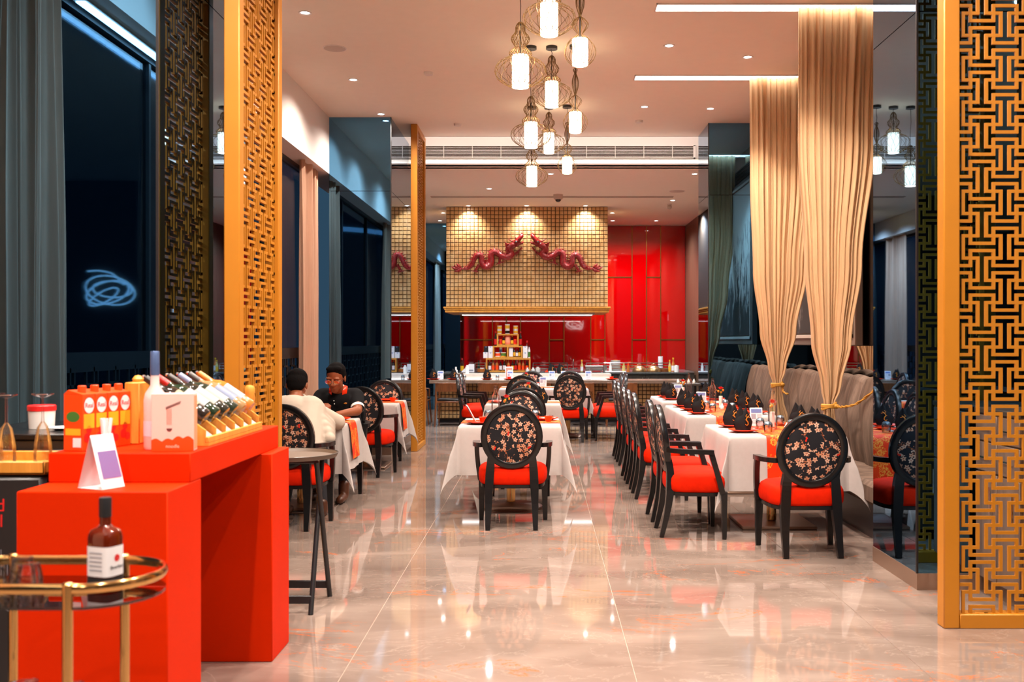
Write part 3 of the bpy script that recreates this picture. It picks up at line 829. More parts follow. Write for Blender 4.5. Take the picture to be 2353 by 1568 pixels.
def dragon(label, flip, cx, cz):
    k=.000681
    def Q(x,y,d=0): # zoom coords -> local
        return ((x-1100)*k*(-1 if flip else 1), -d, (800-y)*k)
    o = thing('wall_dragon',label,'wall sculpture',(cx,HY-.03,cz),0,'pair of red dragons')
    body=[(350,1205,24),(440,1225,30),(560,1222,42),(650,1165,54),(705,1075,64),(745,970,72),(795,880,78),(870,832,82),(935,860,84),(960,960,86),(975,1070,90),(1040,1160,95),(1140,1160,98),(1215,1090,100),(1235,980,100),(1225,870,98),(1255,780,96),(1330,755,92),(1420,795,90),(1510,860,88),(1610,900,90),(1710,895,95),(1790,850,96),(1815,780,88),(1780,715,84),(1760,650,90),(1800,585,100),(1870,545,100),(1930,510,80)]
    pts=catmull([(a,b,r) for a,b,r in body],6)
    mb=MB()
    mb.tube([Q(a,b,.055+.012*math.sin(a*.008)) for a,b,r in pts],[r*k*.92 for a,b,r in pts],12)
    # snout and jaw
    mb.tube([Q(1900,500,.06),Q(1990,420,.065),Q(2060,330,.065),Q(2115,265,.06),Q(2135,255,.058)],[.062,.050,.042,.038,.016],10)
    mb.tube([Q(1940,540,.06),Q(2030,505,.062),Q(2100,490,.06),Q(2145,455,.058)],[.046,.034,.028,.012],10)
    for (x,y) in [(2060,250),(2095,225)]: mb.ball(Q(x,y,.07),.018,8,6)
    mb.build('body',M['dragon'],o,ang=1.4)
    MB().ball(Q(1932,462,.115),(.024,.014,.018),10,7).build('eye',P('grey_eye',(.25,.26,.25),.2,.6) if not flip else bpy.data.materials['grey_eye'],o)
    tt=MB()
    for x,y in [(2040,400),(2075,370),(2105,330)]: tt.rod(Q(x,y,.08),Q(x+25,y+35,.08),.009,.001,6)
    for x,y in [(2050,485),(2090,480)]: tt.rod(Q(x,y,.08),Q(x+10,y-45,.08),.008,.001,6)
    tt.build('teeth',P('gold_tooth',lin(220,170,90),.4) if not flip else bpy.data.materials['gold_tooth'],o)
    mn=MB()
    for i in range(7):
        y=500+i*38; x=1770-i*6; L=150-i*9
        mn.tube(catmull([Q(x+30,y+10,.07),Q(x-L*.45,y+35,.075),Q(x-L*.8,y+5-i*4,.075),Q(x-L*1.05,y-40+i*10,.07)],4),[.022-.0013*j for j in range(13)],6)
    mn.tube(catmull([Q(1850,450,.07),Q(1770,420,.08),Q(1715,375,.08)],5),[.018-.0014*j for j in range(11)],6)
    mn.tube(catmull([Q(1960,400,.07),Q(1940,350,.08),Q(1900,325,.08)],5),[.014-.001*j for j in range(11)],6)
    mn.build('mane',M['dragon'],o,ang=1.4)
    sp=MB()
    for i in range(8,len(pts)-26,3):
        a,b,r=pts[i]; a2,b2,_=pts[i+1]; dx,dy=a2-a,b2-b; L=math.hypot(dx,dy) or 1
        nx,ny=dy/L,-dx/L   # outer (upper) side
        p=Q(a+nx*r*.8,b+ny*r*.8,.06); q=Q(a+nx*(r+66)-dx/L*26,b+ny*(r+66)-dy/L*26,.06)
        sp.rod(p,q,.017,.001,6)
    sp.build('spines',M['dragon'],o,ang=1.4)
    def leg(pts_,claws,r0=.034):
        g=MB(); n=len(pts_); g.tube(catmull([Q(*p,.05) for p in pts_],5),[r0*(1-.6*j/((n-1)*5)) for j in range((n-1)*5+1)],8)
        lo=g.build('leg',M['dragon'],o,ang=1.4); e=pts_[-1]; h=MB()
        for c_ in claws:
            mid=((e[0]+c_[0])/2+8,(e[1]+c_[1])/2-18); h.tube(catmull([Q(*e,.055),Q(*mid,.07),Q(*c_,.06)],4),[.015-.0014*j for j in range(9)],6)
        h.build('claws',M['dragon'],lo,ang=1.4)
    leg([(1830,850),(1920,790),(2010,710),(2050,670)],[(2110,610),(2125,650),(2090,700),(1990,780),(1945,880)],.03)
    leg([(1460,830),(1480,930),(1460,1040),(1440,1075)],[(1340,1130),(1390,1110),(1560,1030),(1615,1020),(1590,1060)],.036)
    leg([(890,1110),(850,1170),(790,1250),(750,1295)],[(640,1295),(690,1320),(860,1305),(890,1350),(820,1340)],.036)
    tl=MB()
    for (x1,y1),(x2,y2) in [((300,1120),(245,1070)),((260,1170),(180,1115)),((200,1205),(100,1155)),((260,1270),(170,1300)),((330,1260),(285,1330))]:
        tl.tube(catmull([Q(380,1205,.05),Q(x1,y1+15,.06),Q(x2,y2,.055)],5),[.012,.018,.024,.027,.027,.025,.022,.018,.013,.008,.001],8)
    tl.build('tail_tip',M['dragon'],o,ang=1.4)
    return o
# picture centre of each relief on the hood
dragon('red lacquered dragon relief on the left half of the tiled hood',False,-1.065,3.20)
dragon('red lacquered dragon relief on the right half of the tiled hood',True,.495,3.20)
# =================================================================== DINING CHAIRS
def superring(hw_r, hw_f, hd, z, s, n=40, e=4.0, yoff=0):
    out=[]
    for k in range(n):
        a=2*PI*k/n; c_,s_=math.cos(a),math.sin(a)
        x=math.copysign(abs(c_)**(2/e),c_); y=math.copysign(abs(s_)**(2/e),s_)
        hw=hw_r+(hw_f-hw_r)*(y+1)/2
        out.append((x*hw*s,y*hd*s+yoff,z))
    return out
def ringmesh(rings):
    n=len(rings[0]); V=[p for r in rings for p in r]; F=[]
    for i in range(len(rings)-1):
        for k in range(n): F.append((i*n+k,i*n+(k+1)%n,(i+1)*n+(k+1)%n,(i+1)*n+k))
    F.append(tuple(range(n))[::-1]); F.append(tuple((len(rings)-1)*n+k for k in range(n)))
    return V,F
def back_y(z): return -.245-(z-.48)*.165
def make_chair():
    o = thing('dining_chair','x','chair',(0,0,-50),0,'round-backed dining chairs')
    V,F = ringmesh([superring(.262,.298,.275,z,s,yoff=.0) for z,s in [(.350,.90),(.358,.955),(.375,.99),(.42,1.0),(.455,.985),(.478,.94),(.495,.85),(.506,.68),(.512,.4),(.514,.12)]])
    MB().add(V,F).build('seat',M['velvet'],o,ang=1.2)
    V,F = ringmesh([superring(.245,.280,.258,z,1) for z in (.325,.352)])
    MB().add(V,F).build('seat_frame',M['blackw'],o)
    for sx in (-1,1):
        MB().tube([(sx*.268,.232,.0),(sx*.268,.234,.02),(sx*.262,.230,.36)],[.024,.026,.040],4,up=(0,1,0)).build('leg',M['blackw'],o,smooth=False)
        MB().tube(catmull([(sx*.190,-.325,0),(sx*.186,-.270,.2),(sx*.180,-.245,.36),(sx*.172,-.243,.50),(sx*.160,-.262,.60)],4),[.026,.029,.032,.035,.038,.041,.044,.046,.048,.048,.048,.047,.046,.045,.044,.043,.042],4,up=(0,1,0)).build('leg',M['blackw'],o,smooth=False)
    # oval back
    a,b,zc=.222,.238,.745
    ring=[]; n=48
    for k in range(n):
        t=2*PI*k/n; z=zc+b*math.sin(t); ring.append((a*math.cos(t),back_y(z),z))
    fr=MB(); V=[];F=[]
    cs=[(-.026,-.022),(-.016,-.030),(.016,-.030),(.026,-.022),(.026,.022),(.016,.030),(-.016,.030),(-.026,.022)]
    for k in range(n):
        t=2*PI*k/n; d=(math.cos(t),math.sin(t))
        for (r,dy) in cs:
            z=zc+(b+r)*d[1]; V.append(((a+r)*d[0],back_y(z)+dy,z))
    m=len(cs)
    for k in range(n):
        for i in range(m): F.append((k*m+i,k*m+(i+1)%m,((k+1)%n)*m+(i+1)%m,((k+1)%n)*m+i))
    fr.add(V,F).build('back_frame',M['blackw'],o,ang=.9)
    pm=MB(); 
    for sd in (-1,1):
        def fn(u_,v_):
            r=v_; t=2*PI*u_; z=(b-.022)*r*math.sin(t); x=(a-.022)*r*math.cos(t)
            return (x,-z*.165+sd*(.014+.022*(1-r**3)),z)
        pm.grid(fn,48,10)
    p=pm.build('back_panel',M['floral'],o,ang=2,loc=(0,back_y(zc),zc))
    for sx in (-1,1):
        pth=catmull([(sx*.232,-.275,.675),(sx*.275,-.19,.672),(sx*.300,-.05,.668),(sx*.302,.13,.664)],4)
        MB().tube(pth,.032,4,sc2=(.75,1.15),up=(0,0,1)).build('armrest',M['blackw'],o,smooth=False)
        MB().tube(catmull([(sx*.300,.105,.670),(sx*.300,.135,.58),(sx*.292,.175,.47),(sx*.278,.215,.35)],4),.031,4,sc2=(1.1,.85),up=(0,1,0)).build('arm_post',M['blackw'],o,smooth=False)
    for ch in o.children:
        ch.location.y *= .84
        for v in ch.data.vertices: v.co.y *= .84
    return o
CH = Proto(make_chair())
G1='round-backed dining chairs'
def chair(x,y,rz,label): return CH.put((x,y,0),rz,label,G1)
B='black armchair with red seat '
# facing +y: the seat back sits at y-0.3 ; rz turns about z
chair(-.24,8.19,0,B+'at the front centre table, back to the camera')
chair(1.87,7.16,.03,B+'at the head of the near booth table, seen from behind')
R=-PI/2
chair(1.19,7.83,R,B+'nearest one sideways at the near booth table')
chair(1.19,8.48,R+.01,B+'sideways, second at the near booth table')
chair(1.17,9.68,R,B+'sideways, nearest one at the middle booth table')
chair(1.17,10.32,R,B+'sideways, second one at the middle booth table')
chair(1.17,10.96,R,B+'sideways, third one at the middle booth table')
chair(1.21,12.25,R,B+'sideways, nearer one at the far booth table')
chair(1.21,12.90,R,B+'sideways, farther one at the far booth table')
chair(-2.04,8.15,-.04,B+'under the diner in the cream sweater')
chair(-2.06,10.02,PI,B+'behind the diner in the black polo')
chair(-1.97,11.27,-.10,B+'right behind the dining men, back to the camera')
chair(-2.05,12.72,PI,B+'on the far side of the second left table')
chair(-.21,9.88,PI,B+'facing the camera across the front centre table')
chair(-.20,11.02,0,B+'back to the camera at the second centre table')
chair(-.22,12.68,PI,B+'facing the camera at the second centre table')
chair(-.29,15.0,0,B+'left one on the near side of the third centre table')
chair(.42,15.12,0,B+'right one on the near side of the third centre table')
chair(-.18,16.75,PI,B+'left one on the far side of the third centre table')
chair(.48,16.75,PI,B+'right one on the far side of the third centre table')
chair(-1.02,15.35,R,B+'nearer one sideways at the left end of the third table')
chair(-1.02,16.05,R,B+'farther one sideways at the left end of the third table')
chair(1.02,15.35,-R,B+'nearer one sideways at the right end of the third table')
chair(1.02,16.05,-R,B+'farther one sideways at the right end of the third table')

# =================================================================== TABLES AND CLOTHS
ZT=.77
def table(x0,x1,y0,y1,lab,round_base=False):
    cx,cy=(x0+x1)/2,(y0+y1)/2
    o=thing('dining_table','dark dining table on brass pedestal under the cloth of '+lab,'table',(cx,cy,0),0,'dining tables')
    w,d=x1-x0,y1-y0
    MB().bev(-w/2,w/2,-d/2,d/2,ZT-.04,ZT-.004,.006).build('tabletop',M['darkwood'],o)
    ps=[0] if d<1.3 and w<1.3 else ([-d*.28,d*.28] if d>w else [-w*.28,w*.28])
    for p in ps:
        px,py=(0,p) if d>=w else (p,0)
        MB().lathe([(.040,.03),(.040,ZT-.05)],20,c=(px,py,0),cap=False).build('pedestal',M['brass'],o)
        if round_base: MB().lathe([(.001,.0),(.28,0),(.285,.012),(.27,.022),(.06,.035),(.042,.05)],36,c=(px,py,0)).build('base_plate',M['bronze'],o)
        else: MB().bev(px-.30,px+.30,py-.30,py+.30,0,.025,.006).build('base_plate',M['bronze'],o)
    return o
def cloth(x0,x1,y0,y1,drop,label,seed=0):
    cx,cy=(x0+x1)/2,(y0+y1)/2; W,D=(x1-x0)/2,(y1-y0)/2
    rd=random.Random(seed); p1,p2=rd.uniform(0,6),rd.uniform(0,6)
    def fn(u_,v_):
        a=(u_*2-1)*(W+drop); b=(v_*2-1)*(D+drop)
        ox=max(0,abs(a)-W); oy=max(0,abs(b)-D); sx=1 if a>=0 else -1; sy=1 if b>=0 else -1
        z=ZT+.002
        if ox==0 and oy==0: return (a,b,z)
        if ox>0 and oy>0:
            r=math.hypot(ox,oy); th=math.atan2(oy,ox)
            f=math.sin(2*th); fl=.05+.26*f**1.5*min(1,r/.25)
            e=.012*(1-math.exp(-r*30))
            d1=.5*(math.cos(th)+.7071*f); d2=.5*(math.sin(th)+.7071*f)
            return (sx*(W+e+r*fl*d1),sy*(D+e+r*fl*d2),z-r*(1-.04*f))
        o_=ox+oy; e=.012*(1-math.exp(-o_*30))
        t=b if ox>0 else a; half=D if ox>0 else W
        wv=.022*math.sin(t*11+p1)+.014*math.sin(t*23+p2)
        wv*=(1-(abs(t)/half)**6)
        out=e+o_*(.05+wv)
        if ox>0: return (sx*(W+out),b,z-o_)
        return (a,sy*(D+out),z-o_)
    nu=int((2*(W+drop))/.022); nv=int((2*(D+drop))/.022)
    mb=MB().grid(fn,nu,nv)
    o=mb.build('tablecloth',M['cloth'],ang=3,recalc=False,loc=(cx,cy,0)); return tag(o,label,'tablecloth','white tablecloths')
def runner(x0,x1,y0,y1,axis,half,drop,label,off=0):
    cx,cy=(x0+x1)/2,(y0+y1)/2; W=(x1-x0)/2 if axis=='x' else (y1-y0)/2
    L=W+drop
    def fn(u_,v_):
        a=(u_*2-1)*L; t=(v_*2-1)*half+off; o_=max(0,abs(a)-W); s_=1 if a>=0 else -1
        if o_==0: p=(a,t,ZT+.006)
        else: p=(s_*(W+.020*(1-math.exp(-o_*30))+.004+o_*.09),t,ZT+.006-o_)
        return p if axis=='x' else (p[1],p[0],p[2])
    o=MB().grid(fn,80,8).build('table_runner',M['runner'],ang=3,recalc=False,loc=(cx,cy,0)); return tag(o,label,'table runner','red brocade runners')
TB={'f':(-.72,.16,8.60,9.50),'s':(-.655,.215,11.55,12.40),'t':(-.66,.72,15.45,16.3),'l1':(-2.65,-1.75,8.68,9.55),'l2':(-2.6,-1.70,11.62,12.45),'b1':(1.45,2.35,7.68,8.80),'b2':(1.42,2.32,9.72,11.42),'b3':(1.47,2.32,12.05,13.40)}
NAMES={'f':'the front centre table','s':'the second centre table','t':'the third centre table','l1':'the table where two men dine','l2':'the second left table','b1':'the near booth table','b2':'the middle booth table','b3':'the far booth table'}
for i,(k,(a,b,c_,d_)) in enumerate(TB.items()):
    table(a,b,c_,d_,NAMES[k],k in 'fst')
    cloth(a,b,c_,d_,.42 if k!='t' else .36,'white linen tablecloth draped over '+NAMES[k],i)
    ax='y' if k in ('b1','b2','b3') else 'x'
    runner(a,b,c_,d_,ax,.16 if ax=='x' else .19,.33,'red and gold brocade runner across '+NAMES[k],.0 if ax=='x' else .02)

# =================================================================== TABLEWARE
ZW=ZT+.010
def plate_proto():
    m=MB().lathe([(.001,.004),(.062,.004),(.07,.003),(.118,.018),(.122,.020),(.120,.015),(.07,-.001),(.055,-.004),(.001,-.004)],36,cap=False).mesh('plate',M['ware'])
    return m
PLM=plate_proto(); SPM=MB().lathe([(.001,.004),(.04,.004),(.072,.012),(.075,.013),(.07,.008),(.038,-.002),(.001,-.002)],28,cap=False).mesh('saucer',M['ware'])
CUPM=MB().lathe([(.001,.0),(.024,.0),(.026,.006),(.038,.046),(.040,.048),(.037,.046),(.022,.010),(.001,.008)],24,cap=False).mesh('cup',M['ware'])
BOWLM=MB().lathe([(.001,0),(.03,0),(.034,.012),(.062,.06),(.066,.062),(.06,.058),(.03,.018),(.001,.014)],28,cap=False).mesh('bowl',M['ware'])
def one(name,me,label,cat,loc,group,rz=0):
    o=link(name,me,None,loc,rz); return tag(o,label,cat,group)
def make_napkin():
    o=thing('folded_napkin','x','napkin',(0,0,-50),0,'black folded napkins')
    # folded mitre: two overlapping pointed leaves on an oval base
    def leaf(tip,tilt,dy,wid):
        V=[];F=[]
        nu,nv=8,8
        for j in range(nv+1):
            v=j/nv
            for i in range(nu+1):
                u_=i/nu*2-1
                wdt=wid*(1+.30*v/.4 if v<.4 else 1.30*(1-(v-.4)/.6*.98))
                x=u_*wdt+tip*max(0,(v-.45)/.55)
                y=dy-(.046*(1-abs(u_)**1.5))*(1-v*.55)
                V.append((x,y,v*tilt))
        for j in range(nv):
            for i in range(nu):
                F.append((j*(nu+1)+i,j*(nu+1)+i+1,(j+1)*(nu+1)+i+1,(j+1)*(nu+1)+i))
        return V,F
    V,F=leaf(.020,.185,.0,.062); MB().add(V,F).build('front_leaf',M['napkin'],o,ang=2,recalc=False)
    V,F=leaf(-.026,.200,.012,.060); b=MB().add(V,F); 
    V,F=leaf(.0,.135,.030,.060); V=[(x,.045-(y-.0),z) for x,y,z in V]; b.add(V,F)
    b.build('rear_leaf',M['napkin'],o,ang=2,recalc=False)
    e=MB(); pts=catmull([(-.006,-.050,.056),(.006,-.050,.048),(.018,-.048,.056),(.016,-.047,.074),(.006,-.045,.086),(.008,-.042,.102),(.020,-.038,.114),(.030,-.034,.122)],4)
    e.tube([(x,y-.003,z) for x,y,z in pts],[.0022+.0022*math.sin(PI*i/len(pts)) for i in range(len(pts))],5)
    e.tube([(.018,-.043,.108),(.0,-.042,.120),(.014,-.038,.132)],.0024,5).tube([(.024,-.040,.112),(.042,-.036,.108)],.0022,5).tube([(.006,-.049,.086),(-.006,-.049,.092)],.002,5)
    e.build('gold_embroidery',M['goldthread'],o)
    return o
NAP=Proto(make_napkin())
def make_tumbler():
    o=thing('tumbler','x','glass',(0,0,-50),0,'upturned glass tumblers')
    MB().lathe([(.030,0),(.032,.002),(.036,.045),(.035,.062),(.030,.076),(.018,.086),(.001,.088)],24,cap=False).build('bowl',M['tumbler'],o)
    MB().lathe([(.034,.058),(.0355,.062),(.0305,.0775),(.018,.0872)],24,cap=False).build('silver_foot',P('blue_silver',lin(150,175,190),.15,.8),o)
    return o
TUM=Proto(make_tumbler())
def make_rose_bottle():
    o=thing('rose_bottle','x','bottle',(0,0,-50),0,'glass bottles with a red rose')
    MB().lathe([(.001,.002),(.036,.0),(.038,.01),(.038,.20),(.034,.225),(.016,.255),(.014,.29),(.017,.292),(.017,.31),(.012,.312)],24,cap=False).build('bottle',M['glass'],o)
    MB().lathe([(.014,.285),(.0155,.285),(.0155,.318),(.001,.320)],16,cap=False).build('stopper',M['glass'],o)
    return o
ROB=Proto(make_rose_bottle())
def make_rose():
    o=thing('rose_vase','x','flower',(0,0,-50),0,'red roses in slim vases')
    MB().bev(-.016,.016,-.016,.016,0,.13,.003).build('vase',M['wware'],o)
    MB().tube([(0,0,.12),(.004,0,.17),(.0,-.004,.215)],.0025,6).build('stem',M['green'],o)
    r=MB()
    for k in range(11):
        a=k*2.4; rr=.006+.0022*k; t=.8-.04*k
        def fn(u_,v_,a=a,rr=rr,k=k):
            an=a+(u_-.5)*1.5; q=rr*(.55+.65*v_); return (q*math.cos(an),q*math.sin(an),.205+.028*v_-.0012*k*v_+.003*math.sin(u_*9))
        r.grid(fn,5,3)
    r.build('bloom',P('rose_red',lin(190,14,12),.5),o,ang=3,recalc=False)
    lf=MB()
    for k in range(3):
        a=k*2.2+.4; lf.ball((.028*math.cos(a),.028*math.sin(a),.17+.012*k),(.018,.010,.013),8,6)
    lf.build('leaves',P('gold_leaf',lin(214,150,40),.4,.3),o)
    return o
ROS=Proto(make_rose())
def make_tent():
    o=thing('menu_card','x','menu card',(0,0,-50),0,'table menu cards')
    Mx=Matrix.Rotation(-.18,4,'X')
    MB().bev(-.055,.055,-.004,.004,.004,.16,.002,Mx).build('frame',M['paper'],o)
    MB().box(-.045,.045,-.0052,-.004,.115,.148,Mx).build('heading',M['blueprint'],o,smooth=False)
    MB().box(-.045,-.005,-.0052,-.004,.062,.108,Mx).build('picture',M['greyprint'],o,smooth=False)
    t=MB()
    for k in range(5): t.box(.003,.045,-.0052,-.004,.100-.011*k,.104-.011*k,Mx)
    for k in range(3): t.box(-.045,.03,-.0052,-.004,.045-.012*k,.049-.012*k,Mx)
    t.build('text_lines',M['greyprint'],o,smooth=False)
    MB().box(-.03,.03,.0,.06,0,.005).build('foot',M['paper'],o,smooth=False)
    return o
TEN=Proto(make_tent())
def make_shaker(col):
    o=thing('condiment_pot','x','pot',(0,0,-50),0,'small white condiment pots')
    MB().lathe([(.001,0),(.018,0),(.021,.012),(.019,.036),(.010,.046),(.012,.050),(.008,.058),(.001,.060)],18,cap=False).build('body',M['wware'],o)
    MB().ball((0,0,.062),.005,8,6).build('knob',M['wware'],o)
    return o
SHK=Proto(make_shaker(0))
ORD=['nearest','second','third','fourth']
def settings(key, side_x, ys, rz, side, naps=True):
    nm=NAMES[key]
    for i,y in enumerate(ys):
        one('plate',PLM,'red-orange plate, %s on the %s side of %s'%(ORD[i],side,nm),'plate',(side_x,y,ZW),'red-orange plates')
        if naps: NAP.put((side_x,y,ZW+.006),rz+random.uniform(-.25,.25),'black napkin with gold dragon, %s on the %s side of %s'%(ORD[i],side,nm),'black folded napkins')
        one('spoon_rest',SPM,'small red dish by the %s %s place of %s'%(ORD[i],side,nm),'dish',(side_x+(.10 if side=='aisle' else -.1),y+.22,ZW+.002),'small red dishes')
settings('b1',1.62,[8.0,8.48],.25,'aisle'); settings('b1',2.18,[7.95,8.45],-.15,'sofa')
settings('b2',1.58,[10.0,10.55,11.1],.25,'aisle'); settings('b2',2.16,[10.05,10.6,11.15],-.15,'sofa')
settings('b3',1.62,[12.45,13.0],.25,'aisle'); settings('b3',2.16,[12.4,13.0],-.15,'sofa')
for key,x,ys in [('b1',1.80,[7.92,8.30]),('b2',1.76,[10.25,10.75]),('b3',1.78,[12.6])]:
    for i,y in enumerate(ys): TUM.put((x+.02*i,y,ZW),0,'blue silver upturned tumbler, %s left of the bottle on %s'%(ORD[i],NAMES[key]),'upturned glass tumblers')
for key,x,ys in [('b1',2.04,[8.12,8.60]),('b2',1.98,[10.35,10.85]),('b3',2.0,[12.7])]:
    for i,y in enumerate(ys): TUM.put((x+.02*i,y,ZW),0,'blue silver upturned tumbler, %s right of the bottle on %s'%(ORD[i],NAMES[key]),'upturned glass tumblers')
for key,x,y in [('b1',1.91,8.24),('b2',1.88,10.95),('b3',1.9,12.85),('f',-.425,9.15)]:
    ROB.put((x,y,ZW),0,'clear glass water bottle on '+NAMES[key],'glass bottles with a red rose')
for key,x,y in [('b1',1.95,8.42),('b2',1.95,10.85),('b3',1.84,12.98),('f',-.33,9.2),('s',-.16,12.1),('t',-.25,15.9)]:
    ROS.put((x,y,ZW),random.random()*6,'red rose in a slim white vase on '+NAMES[key],'red roses in slim vases')
for key,x,y,r in [('b1',1.83,8.47,.1),('b2',1.80,11.2,.1),('b3',1.80,13.1,.1),('t',.02,15.95,.0)]:
    TEN.put((x,y,ZW),r,'small white framed menu card standing on '+NAMES[key],'table menu cards')
for key,x,y in [('b1',1.98,8.05),('b2',1.92,10.6),('t',-.06,15.85),('t',-.12,15.95)]:
    SHK.put((x,y,ZW),0,'small white condiment pot %s on %s'%('by the menu card' if x<-.1 else 'near the runner',NAMES[key]),'small white condiment pots')
SPN=MB().tube(catmull([(-.085,0,.003),(-.03,0,.004),(.03,0,.005),(.055,0,.004)],4),.0035,6,sc2=(.6,1)).ball((.072,0,.005),(.022,.014,.004),10,6).mesh('spoon',M['chrome'])
for key,x,y in [('b1',1.63,7.82),('b2',1.60,9.83),('b3',1.62,12.28)]:
    one('spoon',SPN,'steel spoon beside the nearest aisle plate on '+NAMES[key],'spoon',(x,y,ZW-.003),'spoons')
# front centre table
one('plate',PLM,'red-orange plate at the left of the front centre table','plate',(-.555,8.80,ZW),'red-orange plates')
one('cup',CUPM,'red cup on the left plate of the front centre table','cup',(-.52,8.82,ZW+.006),'red cups')
one('plate',PLM,'red-orange plate at the right of the front centre table','plate',(.03,9.22,ZW),'red-orange plates')
one('cup',CUPM,'red cup at the right of the front centre table','cup',(.06,9.02,ZW),'red cups')
TUM.put((-.50,9.25,ZW),0,'upturned tumbler at the left of the front centre table','upturned glass tumblers'); TUM.put((-.06,9.2,ZW),0,'upturned tumbler at the right of the front centre table','upturned glass tumblers')
o=thing('leaning_card','white and purple card leaning at the left of the front centre table','menu card',(-.60,8.95,ZW+.01)); o.rotation_euler=(.1,-.5,.2)
MB().bev(-.004,.004,-.05,.05,0,.16,.001).build('card',M['paper'],o); MB().box(-.0052,-.004,-.04,.04,.06,.15).build('print',M['purple'],o,smooth=False)
# second and third centre tables
NAP.put((-.0,11.72,ZW),.1,'black napkin at the right of the second centre table','black folded napkins')
one('plate',PLM,'red-orange plate at the left of the second centre table','plate',(-.52,11.85,ZW),'red-orange plates')
one('plate',PLM,'red-orange plate at the right end of the third centre table','plate',(.5,15.65,ZW),'red-orange plates')
# left tables
one('bowl',BOWLM,'red bowl in front of the man in the black polo','bowl',(-2.02,9.25,ZW),'red bowls')
one('plate',PLM,'red-orange plate beside the red bowl of the dining men','plate',(-1.89,9.20,ZW),'red-orange plates')
one('plate',PLM,'red-orange plate on the second left table','plate',(-1.88,12.2,ZW),'red-orange plates')
one('cup',CUPM,'red cup on the second left table','cup',(-1.80,12.02,ZW),'red cups')
TUM.put((-2.05,12.05,ZW),0,'upturned tumbler on the second left table','upturned glass tumblers')
# =================================================================== TEXT HELPER
def text_mesh(s, size, mat, ext=.0006):
    cu=bpy.data.curves.new('lettering','FONT'); cu.body=s; cu.size=size; cu.extrude=ext; cu.align_x='CENTER'; cu.align_y='CENTER'
    ob=bpy.data.objects.new('lettering',cu); COL.objects.link(ob); dg=bpy.context.evaluated_depsgraph_get(); dg.update()
    me=bpy.data.meshes.new_from_object(ob.evaluated_get(dg)); bpy.data.objects.remove(ob); bpy.data.curves.remove(cu)
    me.materials.clear(); me.materials.append(mat); me.name='lettering'; return me

# =================================================================== RED COUNTER AND WHAT STANDS ON IT
o=thing('display_counter','red lacquered step-shaped display counter at the left foreground','counter',(0,0,0))
MB().bev(-1.84,-1.31,3.485,3.83,0,.975,.004).build('front_block',M['red'],o)
MB().bev(-1.90,-1.262,4.66,4.97,0,.975,.004).build('rear_block',M['red'],o)
MB().bev(-1.84,-1.31,3.71,4.95,.975,1.085,.004).build('top_slab',M['red'],o)
ZK=1.086
# juice cartons
def make_carton():
    o=thing('juice_carton','x','juice carton',(0,0,-50),0,'orange juice cartons')
    w,d,h=.066,.088,.215
    b=MB(); b.bev(-w/2,w/2,-d/2,d/2,0,h,.002)
    b.add([(-w/2,-d/2,h),(w/2,-d/2,h),(w/2,d/2,h),(-w/2,d/2,h),(-w/2,d/2-.02,h+.016),(w/2,d/2-.02,h+.016)],[(0,1,5,4),(2,3,4,5),(0,4,3),(1,2,5)])
    b.build('box',M['orange'],o,smooth=False)
    MB().lathe([(.015,h+.004),(.015,h+.03),(.013,h+.032),(.001,h+.032)],16,c=(0,-.012,0),cap=False).build('cap',M['orange'],o)
    f=MB(); f.prism([(.026*math.cos(a),h*.80+.026*1.15*math.sin(a)) for a in [2*PI*k/20 for k in range(20)]],-d/2-.0012,-d/2-.0004).build('logo_oval',M['paper'],o,smooth=False)
    f=MB(); f.prism([(.029*math.cos(a),h*.80+.029*1.15*math.sin(a)) for a in [2*PI*k/20 for k in range(20)]],-d/2-.0006,-d/2-.0001).build('logo_border',M['redprint'],o,smooth=False)
    link('lettering',text_mesh('Real',.026,M['redprint'],.0003),o,(0,-d/2-.0016,h*.80),rot=(PI/2,0,0))
    fr=MB()
    for x,z,r in [(-.01,.05,.018),(.014,.038,.015),(.0,.08,.014)]: fr.prism([(x+r*math.cos(a),z+r*math.sin(a)) for a in [2*PI*k/14 for k in range(14)]],-d/2-.0010,-d/2-.0001)
    fr.build('fruit_print',M['redprint'],o,smooth=False)
    MB().box(-.028,.028,-d/2-.001,-d/2-.0001,.085,.140).build('yellow_band',M['yellow'],o,smooth=False)
    s=MB(); s.box(-w/2-.001,-w/2-.0001,-.036,.0,.015,.05).build('barcode',M['paper'],o,smooth=False)
    MB().box(-w/2-.001,-w/2-.0001,-.034,.034,.06,.085).build('nutrition_table',M['yellow'],o,smooth=False)
    s=MB(); s.prism([(-.0+.03*math.cos(a),.13+.02*math.sin(a)) for a in [2*PI*k/18 for k in range(18)]],-w/2-.001,-w/2-.0001,'yz').build('field_print',M['green'],o,smooth=False)
    return o
CAR=Proto(make_carton())
for i,(x,y) in enumerate([(-1.765+.0186*k,3.80+.0648*k) for k in range(4)]):
    CAR.put((x,y,ZK),1.29,'orange juice carton, %s in the row from the left on the red counter'%['first','second','third','last'][i],'orange juice cartons')
